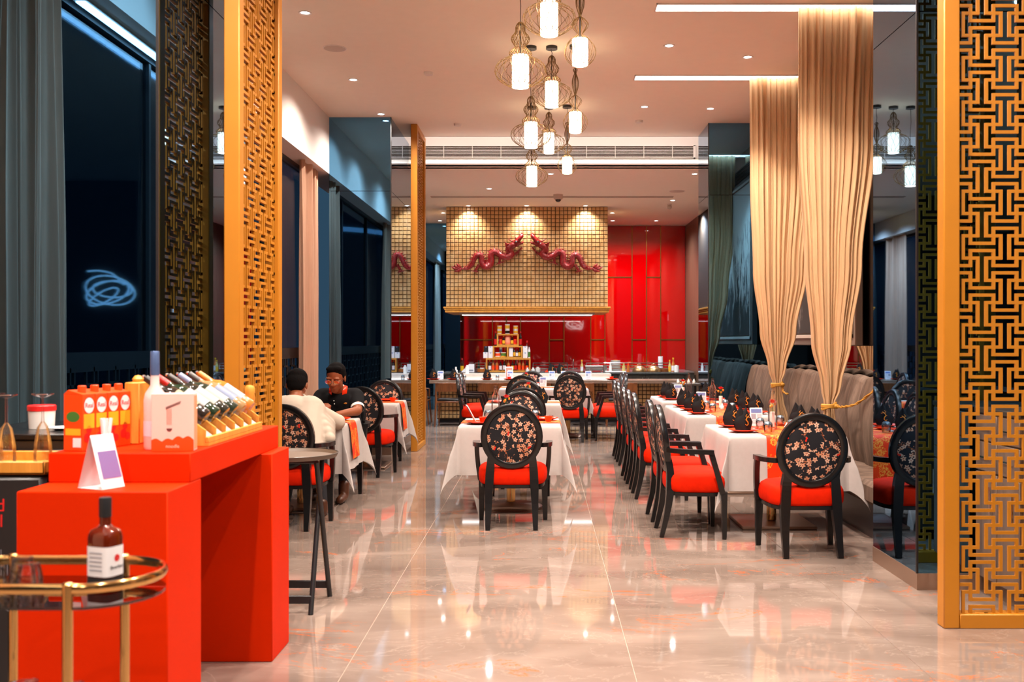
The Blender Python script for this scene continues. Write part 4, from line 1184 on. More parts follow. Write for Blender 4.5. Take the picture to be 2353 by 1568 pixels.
# glass jar, straws
o=thing('glass_jar','small clear glass jar behind the juice cartons','jar',(-1.755,4.14,ZK)); MB().lathe([(.001,0),(.03,0),(.033,.01),(.033,.06),(.02,.08),(.022,.10),(.03,.115)],18,cap=False).build('body',M['glass'],o); MB().ball((0,0,.13),.02,10,8).build('stopper',M['glass'],o)
o=thing('straw_cup','clear cup of white paper straws in front of the juice cartons','straws',(-1.655,3.765,.0)); o.location=(-1.652,3.77,ZK)
MB().lathe([(.001,0),(.022,0),(.026,.05)],16,cap=False).build('cup',M['glass'],o)
sm=MB().rod((0,0,.004),(0,0,.125),.0045,n=8).mesh('straw',M['paper'])
for k,(a,b) in enumerate([(-.09,.05),(-.02,.1),(.05,.05),(.10,-.02),(.0,-.08),(-.06,-.05)]): link('straw',sm,o,(b*.08,-a*.08,0),rot=(a,b,0))
# frosted bottle
o=thing('frosted_bottle','frosted white spirit bottle with blue foil neck on the counter','bottle',(-1.50,3.86,ZK))
MB().lathe([(.001,0),(.038,0),(.041,.01),(.041,.19),(.036,.215),(.017,.245),(.015,.30)],28,cap=False).build('body',P('frosted_glass',lin(216,190,186),.4,coat=.2),o)
MB().lathe([(.0165,.285),(.0175,.29),(.0165,.375),(.015,.378),(.001,.378)],20,cap=False).build('foil_neck',P('blue_foil',lin(96,120,168),.3,.5),o)
MB().lathe([(.0418,.05),(.0418,.11)],28,cap=False).build('label',P('pale_blue_label',lin(200,200,214),.5),o)
# noodle box
o=thing('noodle_box','pale pink box with red wave border and noodle drawing on the counter','box',(-1.402,3.80,ZK),.10)
w,d,h=.156,.055,.218
MB().bev(-w/2,w/2,-d/2,d/2,0,h,.0015).build('carton',P('pale_pink_card',lin(236,196,186),.55),o,smooth=False)
wv=[(-w/2,0),(w/2,0)]+[(w/2-w*k/24,.042+.010*abs(math.sin(k*.52))**1.2+ .006*math.sin(k*.26)) for k in range(25)]
MB().prism(wv,-d/2-.0012,-d/2-.0001).build('wave_border',M['orange'],o,smooth=False)
MB().box(w/2,w/2+.0012,-d/2+.006,d/2-.006,.008,h-.008).build('side_panel',P('peach_card',lin(226,150,110),.55),o,smooth=False)
MB().prism([(-.012+.0105*math.cos(a),.086+.012*math.sin(a)) for a in [PI+PI*k/12 for k in range(13)]],-d/2-.0012,-d/2-.0001).build('bowl_drawing',P('brown_ink',lin(110,50,50),.6),o,smooth=False)
ch=MB(); ch.rod((-.025,-d/2-.0008,.165),(.03,-d/2-.0008,.188),.0014,n=5).rod((-.025,-d/2-.0008,.160),(.028,-d/2-.0008,.182),.0014,n=5); ch.build('chopstick_drawing',bpy.data.materials['brown_ink'],o)
nd=MB()
for k in range(4): nd.rod((-.020+.005*k,-d/2-.0006,.100),(-.020+.005*k,-d/2-.0006,.160),.0009,n=4)
nd.build('noodle_drawing',M['orange'],o)
link('lettering',text_mesh('noodle',.018,P('pale_ink',lin(240,200,180),.5),.0003),o,(.0,-d/2-.0016,.018),rot=(PI/2,0,0))
# wooden block
o=thing('wood_stand','upright honey oak board behind the frosted bottle','stand',(-1.655,4.14,ZK)); MB().bev(-.03,.03,-.12,.0,0,.25,.004).build('board',M['wood'],o); MB().bev(-.03,.03,.004,.16,0,.02,.003).build('foot',M['wood'],o); MB().lathe([(.02,.25),(.022,.262),(.012,.275),(.001,.278)],14,c=(.0,-.06,0),cap=False).build('knob',M['wood'],o)
# wine rack
o=thing('wine_rack','honey oak rack holding slanted wine bottles on the red counter','rack',(0,0,ZK))
X0,X1=-1.52,-1.325; YA,YB=3.96,4.72
MB().box(X0,X1,YA,YB,0,.012).build('base',M['wood'],o,smooth=False)
MB().bev(X1-.014,X1,YA,YB,.012,.035,.002).build('front_rail',M['wood'],o)
dm=[(X0,.012),(X1-.014,.012),(X1-.014,.062),(X1-.055,.092),(X0,.21)]
for k in range(7):
    y=YA+(YB-YA-.012)*k/6; MB().prism(dm,y,y+.012,'xz').build('divider',M['wood'],o,smooth=False)
pm=MB().prism([(X0+.02,.015),(X1-.02,.015),(X1-.02,.03),(X0+.02,.15)],-.045,.045,'xz').mesh('white_pad',P('pink_white_pad',lin(206,178,168),.7),smooth=False)
for k in range(6): link('white_pad',pm,o,(0,YA+(YB-YA-.012)*(k+.5)/6+.006,0))
wines=[((.02,.015,.012),lin(210,190,150),lin(30,26,24),'with black capsule'),((.015,.03,.015),lin(225,225,230),lin(170,30,30),'with red capsule'),((.02,.02,.015),lin(236,228,220),lin(40,36,34),'with dark capsule and cream label'),((.02,.03,.02),lin(236,226,216),lin(120,130,160),'with lilac capsule'),((.3,.18,.08),lin(150,166,205),lin(60,56,54),'with blue label'),((.55,.16,.03),lin(190,205,220),lin(190,120,40),'of amber rose wine')]
for k,(gc,lc,cc,nm) in enumerate(wines):
    y=YA+(YB-YA-.012)*(k+.5)/6+.006
    b=thing('wine_bottle','slanted wine bottle '+nm+' in the oak rack','bottle',(X1-.035,y,ZK+.105),0,'wine bottles in the rack')
    b.rotation_euler=(0,-.98,0)   # neck up and away to the left
    gm=P('wine_glass_%d'%k,gc,.08,coat=.6)
    MB().lathe([(.001,.004),(.030,.0),(.036,.008),(.036,.165),(.030,.19),(.015,.215),(.0135,.27)],24,cap=False).build('body',gm,b)
    MB().lathe([(.0368,.055),(.0368,.155)],24,cap=False).build('label',P('wine_label_%d'%k,tuple(q*.42 for q in lc[:3]),.5),b)
    MB().lathe([(.0148,.235),(.0148,.292),(.001,.294)],16,cap=False).build('capsule',P('wine_capsule_%d'%k,cc,.35),b)
    MB().ball((0,0,.302),.008,8,6).build('finial',M['chrome'],b)
# cork pepper mill shape behind
o=thing('pepper_mill','turned pale wood mill at the far end of the red counter','mill',(-1.42,4.84,ZK)); MB().lathe([(.001,0),(.024,0),(.026,.01),(.018,.05),(.024,.09),(.020,.12)],18,cap=False).build('body',M['wood'],o); MB().lathe([(.020,.122),(.026,.14),(.022,.165),(.026,.185),(.018,.20),(.001,.205)],18,cap=False).build('head',M['wood'],o)
# folded promotion card on the step
o=thing('promotion_card','white tent card with purple picture on the red step','menu card',(-1.575,3.585,.976),-.42)
t=MB(); t.add([(-.075,-.05,0),(-.075,.05,0),(-.015,.05,.19),(-.015,-.05,.19),(.045,-.05,0),(.045,.05,0)],[(0,1,2,3),(3,2,5,4),(0,4,5,1)]); t.build('card',M['paper'],o,smooth=False,recalc=False)
def onface(x,z): return x
MB().add([(-.012,-.036,.172),(-.012,.046,.172),(.034,.046,.035),(.034,-.036,.035)],[(0,1,2,3)]).build('picture',M['purple'],o,smooth=False,loc=(.0016,0,.0008))
MB().add([(-.008,-.03,.155),(-.008,.04,.155),(.006,.04,.115),(.006,-.03,.115)],[(0,1,2,3)]).build('headline',M['paper'],o,smooth=False,loc=(.0026,0,.0012))
MB().add([(.010,-.005,.10),(.010,.02,.10),(.026,.02,.055),(.026,-.005,.055)],[(0,1,2,3)]).build('figure_print',M['blueprint'],o,smooth=False,loc=(.0026,0,.0012))

# =================================================================== COOLER, TRAY, GLASSES, TUB
o=thing('drinks_cooler','black drinks cooler with red lettering at the left edge','cooler',(-2.135,3.92,0))
MB().bev(-.30,.265,-.18,.2,0,1.0,.02).build('body',M['black'],o)
link('lettering',text_mesh('Red',.068,M['redprint']),o,(.066,-.1815,.884),rot=(PI/2,0,0))
link('lettering',text_mesh('Bull',.068,M['redprint']),o,(.062,-.1815,.825),rot=(PI/2,0,0))
ar=MB()
for k in range(6):
    ar.tube([(.08+.012*k,-.181,.76-.02*k),(.08+.012*k,-.181,.60),(.11+.010*k,-.181,.50),(.16,-.181,.47-.004*k)],.0012,4)
ar.build('silver_lines',M['greyprint'],o)
o=thing('serving_tray','honey wood serving tray on the black cooler','tray',(-2.152,3.91,1.0))
MB().bev(-.36,.285,-.17,.21,.0,.012,.004).build('base',M['wood'],o)
rm=MB(); rm.bev(-.36,.285,-.17,-.158,.0,.05,.004).bev(-.36,.285,.198,.21,.0,.05,.004).bev(.273,.285,-.17,.21,.0,.05,.004).bev(-.36,-.348,-.17,.21,0,.05,.004); rm.build('rim',M['wood'],o)
def make_flute():
    o=thing('champagne_flute','x','glass',(0,0,-50),0,'upturned champagne flutes')
    MB().lathe([(.026,0),(.030,.01),(.028,.06),(.018,.115),(.005,.135)],20,cap=False).build('bowl',M['glass'],o)
    MB().lathe([(.005,.13),(.004,.15),(.004,.215)],12,cap=False).build('stem',M['glass'],o)
    MB().lathe([(.004,.213),(.034,.224),(.035,.228),(.001,.226)],24,cap=False).build('foot',M['glass'],o)
    for ch in o.children:
        for v in ch.data.vertices: v.co *= 1.22
    return o
FLU=Proto(make_flute())
for x,y,l in [(-2.02,4.03,'nearest the cartons on the wooden tray'),(-2.135,3.97,'cut by the picture edge on the wooden tray'),(-2.23,4.05,'farthest left on the wooden tray')]:
    FLU.put((x,y,1.013),0,'upturned champagne flute '+l,'upturned champagne flutes')
o=thing('side_cabinet','low black side cabinet behind the drinks cooler','cabinet',(-2.15,4.52,0)); MB().bev(-.33,.24,-.36,.36,0,1.09,.006).build('body',M['black'],o); MB().bev(-.34,.25,-.37,.37,1.09,1.115,.004).build('top',M['blackw'],o)
for k in (0,1): MB().bev(-.32+.28*k,-.045+.28*k,-.372,-.36,.08,1.05,.004).build('door',M['black'],o)
o=thing('round_tub','white tub with red lid on the black side cabinet','tub',(-2.22,4.42,1.116)); MB().lathe([(.001,0),(.052,0),(.056,.08),(.052,.08)],24,cap=False).build('body',M['wware'],o); MB().lathe([(.056,.078),(.059,.08),(.059,.10),(.055,.104),(.001,.104)],24,cap=False).build('lid',M['redprint'],o)
o=thing('saucer','white saucer on the black side cabinet','plate',(-2.10,4.36,1.116)); MB().lathe([(.001,.003),(.03,.003),(.06,.012),(.061,.010),(.03,0),(.001,0)],24,cap=False).build('dish',M['wware'],o); MB().lathe([(.028,.0035),(.03,.0045),(.032,.0037)],20,cap=False).build('well_ring',M['greyprint'],o)

# =================================================================== BRASS BAR CART
o=thing('bar_cart','brass oval bar cart with smoked glass shelf at the bottom left','bar cart',(-1.40,2.77,0))
def stadium(l,r,n=14):
    p=[]
    for k in range(n+1):
        a=-PI/2+PI*k/n; p.append((l+r*math.cos(a),r*math.sin(a)))
    for k in range(n+1):
        a=PI/2+PI*k/n; p.append((-l+r*math.cos(a),r*math.sin(a)))
    return p
for z in (.855,.62): MB().tube([(x,y,z) for x,y in stadium(.165,.175)],.0125,10,sc2=(1.15,.75),up=(0,0,1),closed=True).build('rail',M['brass'],o)
for z in (.80,.30): MB().prism(stadium(.165,.178),z,z+.008,'xy').build('glass_shelf',M['gglass'],o,smooth=False)
bpy.data.objects.remove([c_ for c_ in o.children if c_.name.startswith('rail')][1])
MB().tube([(x,y,.30) for x,y in stadium(.165,.182)],.010,8,closed=True).build('lower_rail',M['brass'],o)
for sx in (-1,1):
    for sy in (-1,1):
        MB().rod((sx*.165,sy*.178,.04),(sx*.165,sy*.178,.868),.0135,n=14).build('post',M['brass'],o)
        MB().ball((sx*.165,sy*.178,.868),(.014,.014,.007),12,6).build('post_cap',M['brass'],o)
        MB().lathe([(.001,0),(.022,0),(.022,.03),(.012,.042)],14,c=(sx*.165,sy*.178,0),cap=False).build('foot',M['black'],o)
# bourbon bottle
o=thing('whisky_bottle','square amber whisky bottle with white label on the bar cart','bottle',(-1.232,2.81,.809),-.35)
V,F=ringmesh([superring(a,a,a*.86,z,1,24,4.2) for z,a in [(0,.038),(.004,.041),(.140,.041),(.152,.039),(.162,.034),(.169,.019),(.174,.0155)]])
MB().add(V,F).build('body',M['whisky'],o,ang=.8)
MB().lathe([(.0155,.172),(.0155,.205)],16,cap=False).build('neck',M['whisky'],o)
MB().lathe([(.0170,.198),(.0170,.248),(.0155,.252),(.001,.253)],18,cap=False).build('cap',M['black'],o)
V,F=ringmesh([superring(.0415,.0415,.0415*.86,z,1,24,4.2) for z in (.035,.118)]); MB().add(V,F[:-2]).build('label',M['paper'],o,ang=.8)
V,F=ringmesh([superring(.0417,.0417,.0417*.86,z,1,24,4.2) for z in (.012,.032)]); MB().add(V,F[:-2]).build('lower_label',M['black'],o,ang=.8)
t=MB()
for k in range(5): t.box(-.022,.022,-.0366,-.0360,.100-.012*k,.103-.012*k)
t.build('label_text',M['greyprint'],o,smooth=False)
MB().lathe([(.001,0),(.010,0)],16,cap=False).build('red_seal',M['redprint'],o).matrix_local=Matrix.Translation((.0421,0,.085))@Matrix.Rotation(PI/2,4,'Y')
link('lettering',text_mesh('Bourbon',.014,M['black'],.0003),o,(.0422,0,.06),rot=(PI/2,0,PI/2))
for i,(x,y) in enumerate([(-1.40,2.72),(-1.46,2.80),(-1.475,2.68)]):
    g=thing('cart_tumbler','clear tumbler standing upside down, %s on the bar cart'%['right one','rear one','front left one'][i],'glass',(x,y,.809),0,'tumblers on the cart')
    MB().lathe([(.034,0),(.036,.004),(.034,.05),(.028,.078),(.001,.082)],20,cap=False).build('bowl',M['glass'],g); MB().lathe([(.026,.079),(.028,.084),(.001,.086)],20,cap=False).build('foot',M['glass'],g)
for i,(x,y) in enumerate([(-1.33,2.80),(-1.47,2.82),(-1.22,2.74)]):
    g=thing('stem_glass','upturned stem glass, %s on the lower shelf of the bar cart'%['middle one','left one','right one'][i],'glass',(x,y,.309),0,'stem glasses on the cart')
    MB().lathe([(.034,0),(.042,.05),(.030,.10),(.005,.13)],20,cap=False).build('bowl',M['glass'],g); MB().rod((0,0,.13),(0,0,.215),.004,n=8).build('stem',M['glass'],g); MB().lathe([(.004,.214),(.040,.222),(.041,.226),(.001,.224)],24,cap=False).build('foot',M['glass'],g)

# =================================================================== TRAY STAND
o=thing('tray_stand','black folding tray stand beside the red counter','stand',(-1.42,5.66,0))
for sx in (-.15,.15):
    MB().rod((sx,-.19,.0),(sx,.10,.835),.0145,n=10).build('leg',M['black'],o); MB().rod((sx+.02,.21,.0),(sx+.02,-.14,.835),.0145,n=10).build('leg',M['black'],o)
MB().bev(-.15,.15,-.175,-.16,.055,.10,.004).build('stretcher',M['black'],o); MB().bev(-.13,.17,.175,.19,.055,.10,.004).build('stretcher',M['black'],o)
for y in (.1,-.14): MB().rod((-.16,y,.835),(.18,y,.835),.012,n=8).build('top_bar',M['black'],o)
o=thing('round_tray','round grey-brown serving tray on the folding stand','tray',(-1.425,5.64,.848))
MB().lathe([(.001,.004),(.25,.004),(.262,.022),(.268,.022),(.258,.0),(.001,0)],48,cap=False).build('tray',P('brown_tray',lin(92,76,62),.5),o)
MB().lathe([(.266,.021),(.270,.024),(.264,.025)],48,cap=False).build('rim',P('tray_rim',lin(60,50,44),.4),o)
tag(MB().bev(-.05,.05,-.006,.006,0,.004,.001).build('paper_strip',M['paper'],loc=(-1.33,5.55,.853),rz=.4),'crumpled paper strip lying on the round tray','paper')

# =================================================================== RIGHT SIDEBOARD BEHIND THE SCREEN
o=thing('sideboard','brown grey sideboard with bar handles behind the gold screen','sideboard',(2.62,5.42,0))
sbm=WOOD('taupe_laminate',lin(98,82,72),lin(116,98,86),.45,2)
MB().box(0,.5,0,.56,.10,1.08).box(.05,.5,0,.56,0,.10).build('body',sbm,o,smooth=False); MB().bev(-.02,.5,-.01,.57,1.08,1.11,.004).build('top',M['darkwood'],o)
for k,(z0,z1) in enumerate([(.92,1.07),(.74,.91),(.11,.73)]):
    for j in range(2):
        d_=MB().bev(-.016,0,.005+.28*j,.275+.28*j,z0,z1,.003).build('drawer' if k<2 else 'door',sbm,o)
        if k<2: MB().rod((-.035,.08+.28*j,(z0+z1)/2),(-.035,.20+.28*j,(z0+z1)/2),.006).build('handle',M['chrome'],d_)
        else: MB().rod((-.035,.05+.28*j,.50),(-.035,.05+.28*j,.66),.006).build('handle',M['chrome'],d_)
o=thing('service_cabinet','dark service cabinet with steel handles right of the camera','cabinet',(2.55,2.3,0))
MB().box(0,.55,0,2.2,.08,1.1).build('body',M['darkwood'],o,smooth=False); MB().bev(-.02,.56,-.02,2.22,1.1,1.13,.004).build('top',M['blackw'],o)
for j in range(4):
    d_=MB().bev(-.016,0,.02+.55*j,.53+.55*j,.1,.85,.003).build('door',M['darkwood'],o); MB().rod((-.04,.08+.55*j,.55),(-.04,.08+.55*j,.75),.007).build('handle',M['chrome'],d_)
    d_=MB().bev(-.016,0,.02+.55*j,.53+.55*j,.87,1.08,.003).build('drawer',M['darkwood'],o); MB().rod((-.04,.2+.55*j,.97),(-.04,.35+.55*j,.97),.007).build('handle',M['chrome'],d_)
# lit sign and pale shop front behind the camera (seen mirrored in the red panels)
o=thing('looped_sign','white neon-like sign of tangled loops on the rear wall','sign',(1.75,-8.17,2.45))
sg=EM('sign_white',(1,.98,.95),3.0)
lp=MB()
for rx,rz_,ph,ox,oz in [(.46,.26,.2,0,0),(.40,.20,-.25,.05,-.04),(.36,.15,.05,-.04,.02),(.30,.10,-.5,.12,-.12)]:
    lp.tube([(ox+rx*math.cos(t)*math.cos(ph)-rz_*math.sin(t)*math.sin(ph),.03,oz+rx*math.cos(t)*math.sin(ph)+rz_*math.sin(t)*math.cos(ph)) for t in [2*PI*k/40 for k in range(40)]],.018,6,closed=True)
lp.build('loops',sg,o); lp=MB(); lp.tube(catmull([(-.25,.03,.1),(-.05,.03,.3),(.2,.03,.36),(.42,.03,.35)],6),.018,6); lp.build('swoosh',sg,o)
# =================================================================== BACK BAR
M['stone']=P('pale_brown_stone',lin(122,98,82),.25,var=.15,vscale=9)
M['pale']=P('pale_counter_stone',lin(206,192,178),.3,var=.06)
bar=thing('chefs_bar','long teppan bar with stone top and gold tiled front','bar',(0,18.1,0))
MB().bev(-2.05,2.62,0,.75,.74,.80,.006).build('bar_top',M['stone'],bar)
MB().box(-1.95,2.45,.45,.95,.06,.74).build('carcass',M['grout'],bar,smooth=False)
MB().box(-1.93,2.43,.48,.9,0,.06).build('plinth',M['black'],bar,smooth=False)
bt=MB(); n=int(4.40/.0735)
for r in range(9):
    for k in range(n):
        cx=-1.95+.0735*(k+.5); cz=.075+.0735*(r+.5)
        a=.032; V=[(-a,.012,-a),(a,.012,-a),(a,.012,a),(-a,.012,a),(-a+.005,-.008,-a+.005),(a-.005,-.008,-a+.005),(a-.005,-.008,a-.005),(-a+.005,-.008,a-.005)]
        bt.add(V,[(0,1,5,4),(1,2,6,5),(2,3,7,6),(3,0,4,7),(4,5,6,7)],Matrix.Translation((cx,.44,cz))@Euler((rd.uniform(-.05,.05),0,rd.uniform(-.05,.05))).to_matrix().to_4x4())
q=bt.build('tiles',M['tile'],bar,smooth=False); q['kind']='stuff'
MB().bev(-1.65,1.30,.55,1.05,.80,.90,.006).build('raised_ledge',M['pale'],bar)
MB().box(-1.6,1.25,.52,.56,.80,.81).build('ledge_led',EM('ledge_glow',(1,.9,.8),3.0),bar,smooth=False)
# dark counter with cupboard doors at the right, running behind the bar
kc=thing('kitchen_counter','dark kitchen counter with knobbed cupboard doors behind the bar','counter',(0,19.6,0))
MB().box(-1.9,2.85,.03,.75,.08,.86).build('carcass',M['darkwood'],kc,smooth=False); MB().box(-1.88,2.83,.08,.72,0,.08).build('plinth',M['black'],kc,smooth=False); MB().bev(-1.95,2.88,-.02,.78,.86,.90,.005).build('worktop',P('dark_granite',(.06,.062,.06),.2,var=.3,vscale=40),kc)
xs2=[-1.9,-1.3,-.7,-.1,.5,1.09,1.49,2.04,2.80]
for k in range(len(xs2)-1):
    d_=MB().bev(xs2[k]+.004,xs2[k+1]-.004,.01,.03,.09,.85,.003).build('door',M['darkwood'],kc)
    MB().ball((xs2[k]+.06 if k%2 else xs2[k+1]-.05,.0,.78),.016,10,7).build('knob',M['chrome'],d_)
rl=thing('rear_ledge','low tiled ledge below the red wall carrying sauces','ledge',(0,20.9,0)); MB().box(-1.78,3.2,.0,1.55,0,.84).build('body',M['darkwood'],rl,smooth=False); MB().bev(-1.78,3.2,-.02,1.55,.84,.88,.004).build('top',M['steel'],rl)
def railset(x0,x1,y,label):
    o=thing('steel_rail',label,'rail',(0,y,.90),0,'steel guard rails')
    for z in (.06,.115,.17): MB().rod((x0,0,z),(x1,0,z),.010,n=8).build('bar',M['chrome'],o)
    for x in (x0,x1,(x0+x1)/2): MB().tube([(x,0,0),(x,0,.17)],.011,8).build('post',M['chrome'],o)
railset(-1.35,-.95,20.2,'steel guard rail left of the sauce shelf'); railset(-.18,.52,20.2,'steel guard rail right of the sauce shelf'); railset(.90,2.60,20.2,'long steel guard rail on the right of the kitchen counter')
# stepped sauce shelf
ZS=.90; SY=19.9
def crate(label,x0,x1,z0,h,div=False):
    o=thing('shelf_crate',label,'shelf',((x0+x1)/2,SY,z0),0,'oak display crates'); w=(x1-x0)/2; t=.028
    MB().box(-w,w,-.11,.11,0,t).build('bottom',M['wood'],o,smooth=False); MB().box(-w,w,-.11,.11,h-t,h).build('top',M['wood'],o,smooth=False)
    for x in ([-w,w-t]+([-t/2] if div else [])): MB().box(x,x+t,-.11,.11,t,h-t).build('side',M['wood'],o,smooth=False)
    return o
K=SY/2288
sx0,sx1=(1117-1245)*K,(1219-1245)*K
crate('lowest wide oak display crate full of sauce bottles on the kitchen counter',sx0,sx1,ZS,.275)
crate('middle oak display crate divided in two',(1133-1245)*K,(1201-1245)*K,ZS+.276,.245,True)
crate('topmost small oak display crate',(1142-1245)*K,(1192-1245)*K,ZS+.522,.235)
def sauce(label,x,z,h,r,body,lab,cap,nk=.35,y=SY-.02,name='sauce_bottle'):
    o=thing(name,label,'bottle' if name=='sauce_bottle' else 'jar',(x,y,z),0,'sauces on the oak shelf')
    s=h*(1-nk)
    MB().lathe([(.001,0),(r,0),(r,s*.8),(r*.8,s),(r*.38,s+h*nk*.35),(r*.36,h*.93)],16,cap=False).build('body',body,o)
    MB().lathe([(r*1.03,s*.12),(r*1.03,s*.72)],16,cap=False).build('label',lab,o)
    MB().lathe([(r*.46,h*.88),(r*.46,h),(.001,h)],12,cap=False).build('cap',cap,o)
    return o
def can(label,x,z,h,r,body,lab,lid,y=SY-.02):
    o=thing('food_tin',label,'tin',(x,y,z),0,'tins on the oak shelf')
    MB().lathe([(.001,0),(r,0),(r,h),(.001,h)],18,cap=False).build('body',body,o); MB().lathe([(r*1.02,h*.2),(r*1.02,h*.8)],18,cap=False).build('label',lab,o); MB().lathe([(r*1.04,h*.9),(r*1.04,h*1.02),(.001,h*1.02)],18,cap=False).build('lid',lid,o)
px=lambda p:(p-1245)*K
low=[(1125.5,'dark','p'),(1133.5,'amber','o'),(1142,'amber','o'),(1150.5,'dark','w'),(1159,'dark','p'),(1168.5,'amber','o'),(1178,'dark','y'),(1185,'dark','r'),(1193.5,'amber','o'),(1202,'amber','o'),(1211,'dark','o')]
mm={'dark':M['darkfluid'],'amber':M['amber'],'p':M['paper'],'o':M['orange'],'w':M['paper'],'y':M['yellow'],'r':M['redprint']}
cc={'dark':'dark','amber':'amber'}; ln_={'p':'pale','o':'orange','w':'white','y':'yellow','r':'red'}
for i,(p,b,l) in enumerate(low):
    sauce('%s sauce bottle with %s label, number %s from the left in the lowest crate'%(cc[b],ln_[l],['one','two','three','four','five','six','seven','eight','nine','ten','eleven'][i]),px(p),ZS+.029,.205+.01*(i%3),.030,mm[b],mm[l],M['yellow'] if i%4==0 else M['redprint'] if i%5==3 else M['amber'])
z2=ZS+.276+.029
can('orange paper tub in the left half of the middle crate',px(1144),z2,.085,.052,M['paper'],M['orange'],M['paper'])
can('green paper tub in the left half of the middle crate',px(1157),z2,.085,.052,M['yellow'],M['green'],M['paper'])
can('tall blue tin behind the tubs in the middle crate',px(1150.5),z2,.18,.03,M['paper'],M['blueprint'],M['paper'],SY+.06)
tag(MB().bev(-.038,.038,-.01,.01,0,.19,.002).build('price_card',M['paper'],loc=(px(1174.5),SY-.07,z2)),'white price card in the right half of the middle crate','card')
for i,p in enumerate([1181.5,1188,1194]): sauce('dark soy bottle with red cap, %s of three in the middle crate'%['left','centre','right'][i],px(p),z2,.19-.02*(i==1),.026,M['darkfluid'],M['yellow'] if i!=1 else M['paper'],M['redprint'])
z3=ZS+.522+.029
can('orange spice tin at the left of the top crate',px(1150),z3,.10,.033,M['orange'],M['redprint'],M['orange']); can('orange spice tin at the right of the top crate',px(1184),z3,.10,.033,M['orange'],M['redprint'],M['orange'])
sauce('little dark bottle with yellow label left of the jar in the top crate',px(1157.5),z3,.17,.028,M['darkfluid'],M['yellow'],M['yellow']); sauce('little dark bottle with yellow label right of the jar in the top crate',px(1177),z3,.17,.028,M['darkfluid'],M['yellow'],M['yellow'])
can('big jar of pink ginger in the top crate',px(1167),z3,.175,.055,P('pink_ginger',lin(226,120,90),.3,coat=.4),P('ginger_label',lin(236,150,120),.4),M['redprint'])
z4=ZS+.757
for p,n_ in [(1148,'left'),(1166,'middle'),(1185,'right')]:
    can('white and yellow tin, upper of the %s stack on the top crate'%n_,px(p),z4+.085,.08 if n_!='middle' else .11,.046,M['paper'],M['yellow'],M['paper']); can('white and yellow tin, lower of the %s stack on the top crate'%n_,px(p),z4,.08,.046,M['paper'],M['yellow'] if n_!='middle' else M['darkfluid'],M['paper'])
z5=ZS+.522
sauce('dark soy bottle with red cap left of the top crate',px(1139),z5,.29,.030,M['darkfluid'],M['redprint'],M['redprint']); sauce('dark soy bottle with red cap right of the top crate',px(1196),z5,.29,.030,M['darkfluid'],M['redprint'],M['redprint'])
sauce('thin green and white tube beside the top crate',px(1144.5),z5,.15,.016,M['paper'],M['green'],M['green'],.1)
z6=ZS+.276
def carton_box(label,x,z,m):
    o=thing('tea_box',label,'box',(x,SY-.03,z),0,'white tea boxes'); MB().bev(-.045,.045,-.045,.045,0,.118,.002).build('carton',m,o); MB().prism([(-.02,.11),(.02,.11),(.0,.088)],-.0462,-.0452).build('blue_mark',M['blueprint'],o,smooth=False)
carton_box('white tea box at the far left of the stepped shelf',px(1116),z6,M['paper']); carton_box('white tea box, lower one left of the middle crate',px(1127.5),z6,M['paper']); carton_box('white tea box, upper one left of the middle crate',px(1127.5),z6+.119,M['paper'])
carton_box('black tea box on the far left white one',px(1117.5),z6+.119,M['black']); carton_box('white tea box, lower one right of the middle crate',px(1207),z6,M['paper']); carton_box('white tea box, upper one right of the middle crate',px(1207),z6+.119,M['paper'])
sauce('clear bottle with red cap behind the right tea boxes',px(1211),z6,.35,.034,M['glass'],M['paper'],M['redprint'],y=SY+.06); sauce('green and white squeeze tube at the right of the shelf',px(1216),z6,.25,.022,M['paper'],M['green'],M['darkfluid'],.3)
# utensils on the right of the counter
ZB=.90
def PX(p,y): return (p-1245)*y/2288
def cloche(label,x):
    o=thing('cloche',label,'dish cover',(x,19.86,ZB),0,'brass dish covers'); MB().lathe([(.14,0),(.142,.006),(.135,.05),(.105,.095),(.055,.120),(.001,.126)],32,cap=False).build('dome',P('brushed_gold',lin(190,150,105),.3,.9) if 'left' in label else bpy.data.materials['brushed_gold'],o)
    MB().tube(catmull([(-.045,0,.118),(-.03,0,.15),(.02,0,.158),(.05,0,.118)],4),.007,6).build('handle',bpy.data.materials['brushed_gold'],o)
cloche('left brass dish cover on the kitchen counter',PX(1469,19.86)); cloche('right brass dish cover on the kitchen counter',PX(1502,19.86))
def cyl(name,label,cat,x,y,z,r,h,m,lidm=None,lidh=.02):
    o=thing(name,label,cat,(x,y,z)); MB().lathe([(.001,0),(r,0),(r*1.02,h*.5),(r,h),(.001,h)],20,cap=False).build('body',m,o)
    MB().lathe([(r*.5,h),(r*.5,h+lidh),(.001,h+lidh)],16,cap=False).build('lid',lidm or m,o)
cyl('paper_roll','white kitchen paper roll on the counter','paper roll',PX(1518,20.3),20.32,ZB,.048,.30,M['paper'],M['paper'],.002)
cyl('squeeze_bottle','white squeeze bottle on the counter','bottle',PX(1402,19.8),19.75,ZB,.027,.13,M['wware'],M['wware'],.05); cyl('squeeze_bottle','pale yellow squeeze bottle on the counter','bottle',PX(1433,19.8),19.75,ZB,.032,.13,M['oil'],M['oil'],.05); cyl('squeeze_bottle','orange squeeze bottle on the counter','bottle',PX(1443,19.8),19.75,ZB,.028,.13,M['amber'],M['orange'],.05)
cyl('steel_canister','brushed steel canister on the counter','canister',PX(1390,19.8),19.78,ZB,.040,.135,M['steel'],M['steel'],.003)
cyl('milk_jug','white jug at the right end of the counter','jug',PX(1554,19.8),19.76,ZB,.045,.13,M['wware'],M['wware'],.01)
cyl('glass_pot','clear tub of utensils behind the rail','tub',PX(1415,20.3),20.4,ZB,.10,.22,P('cloudy_plastic',lin(190,182,172),.35),M['wood'],.01)
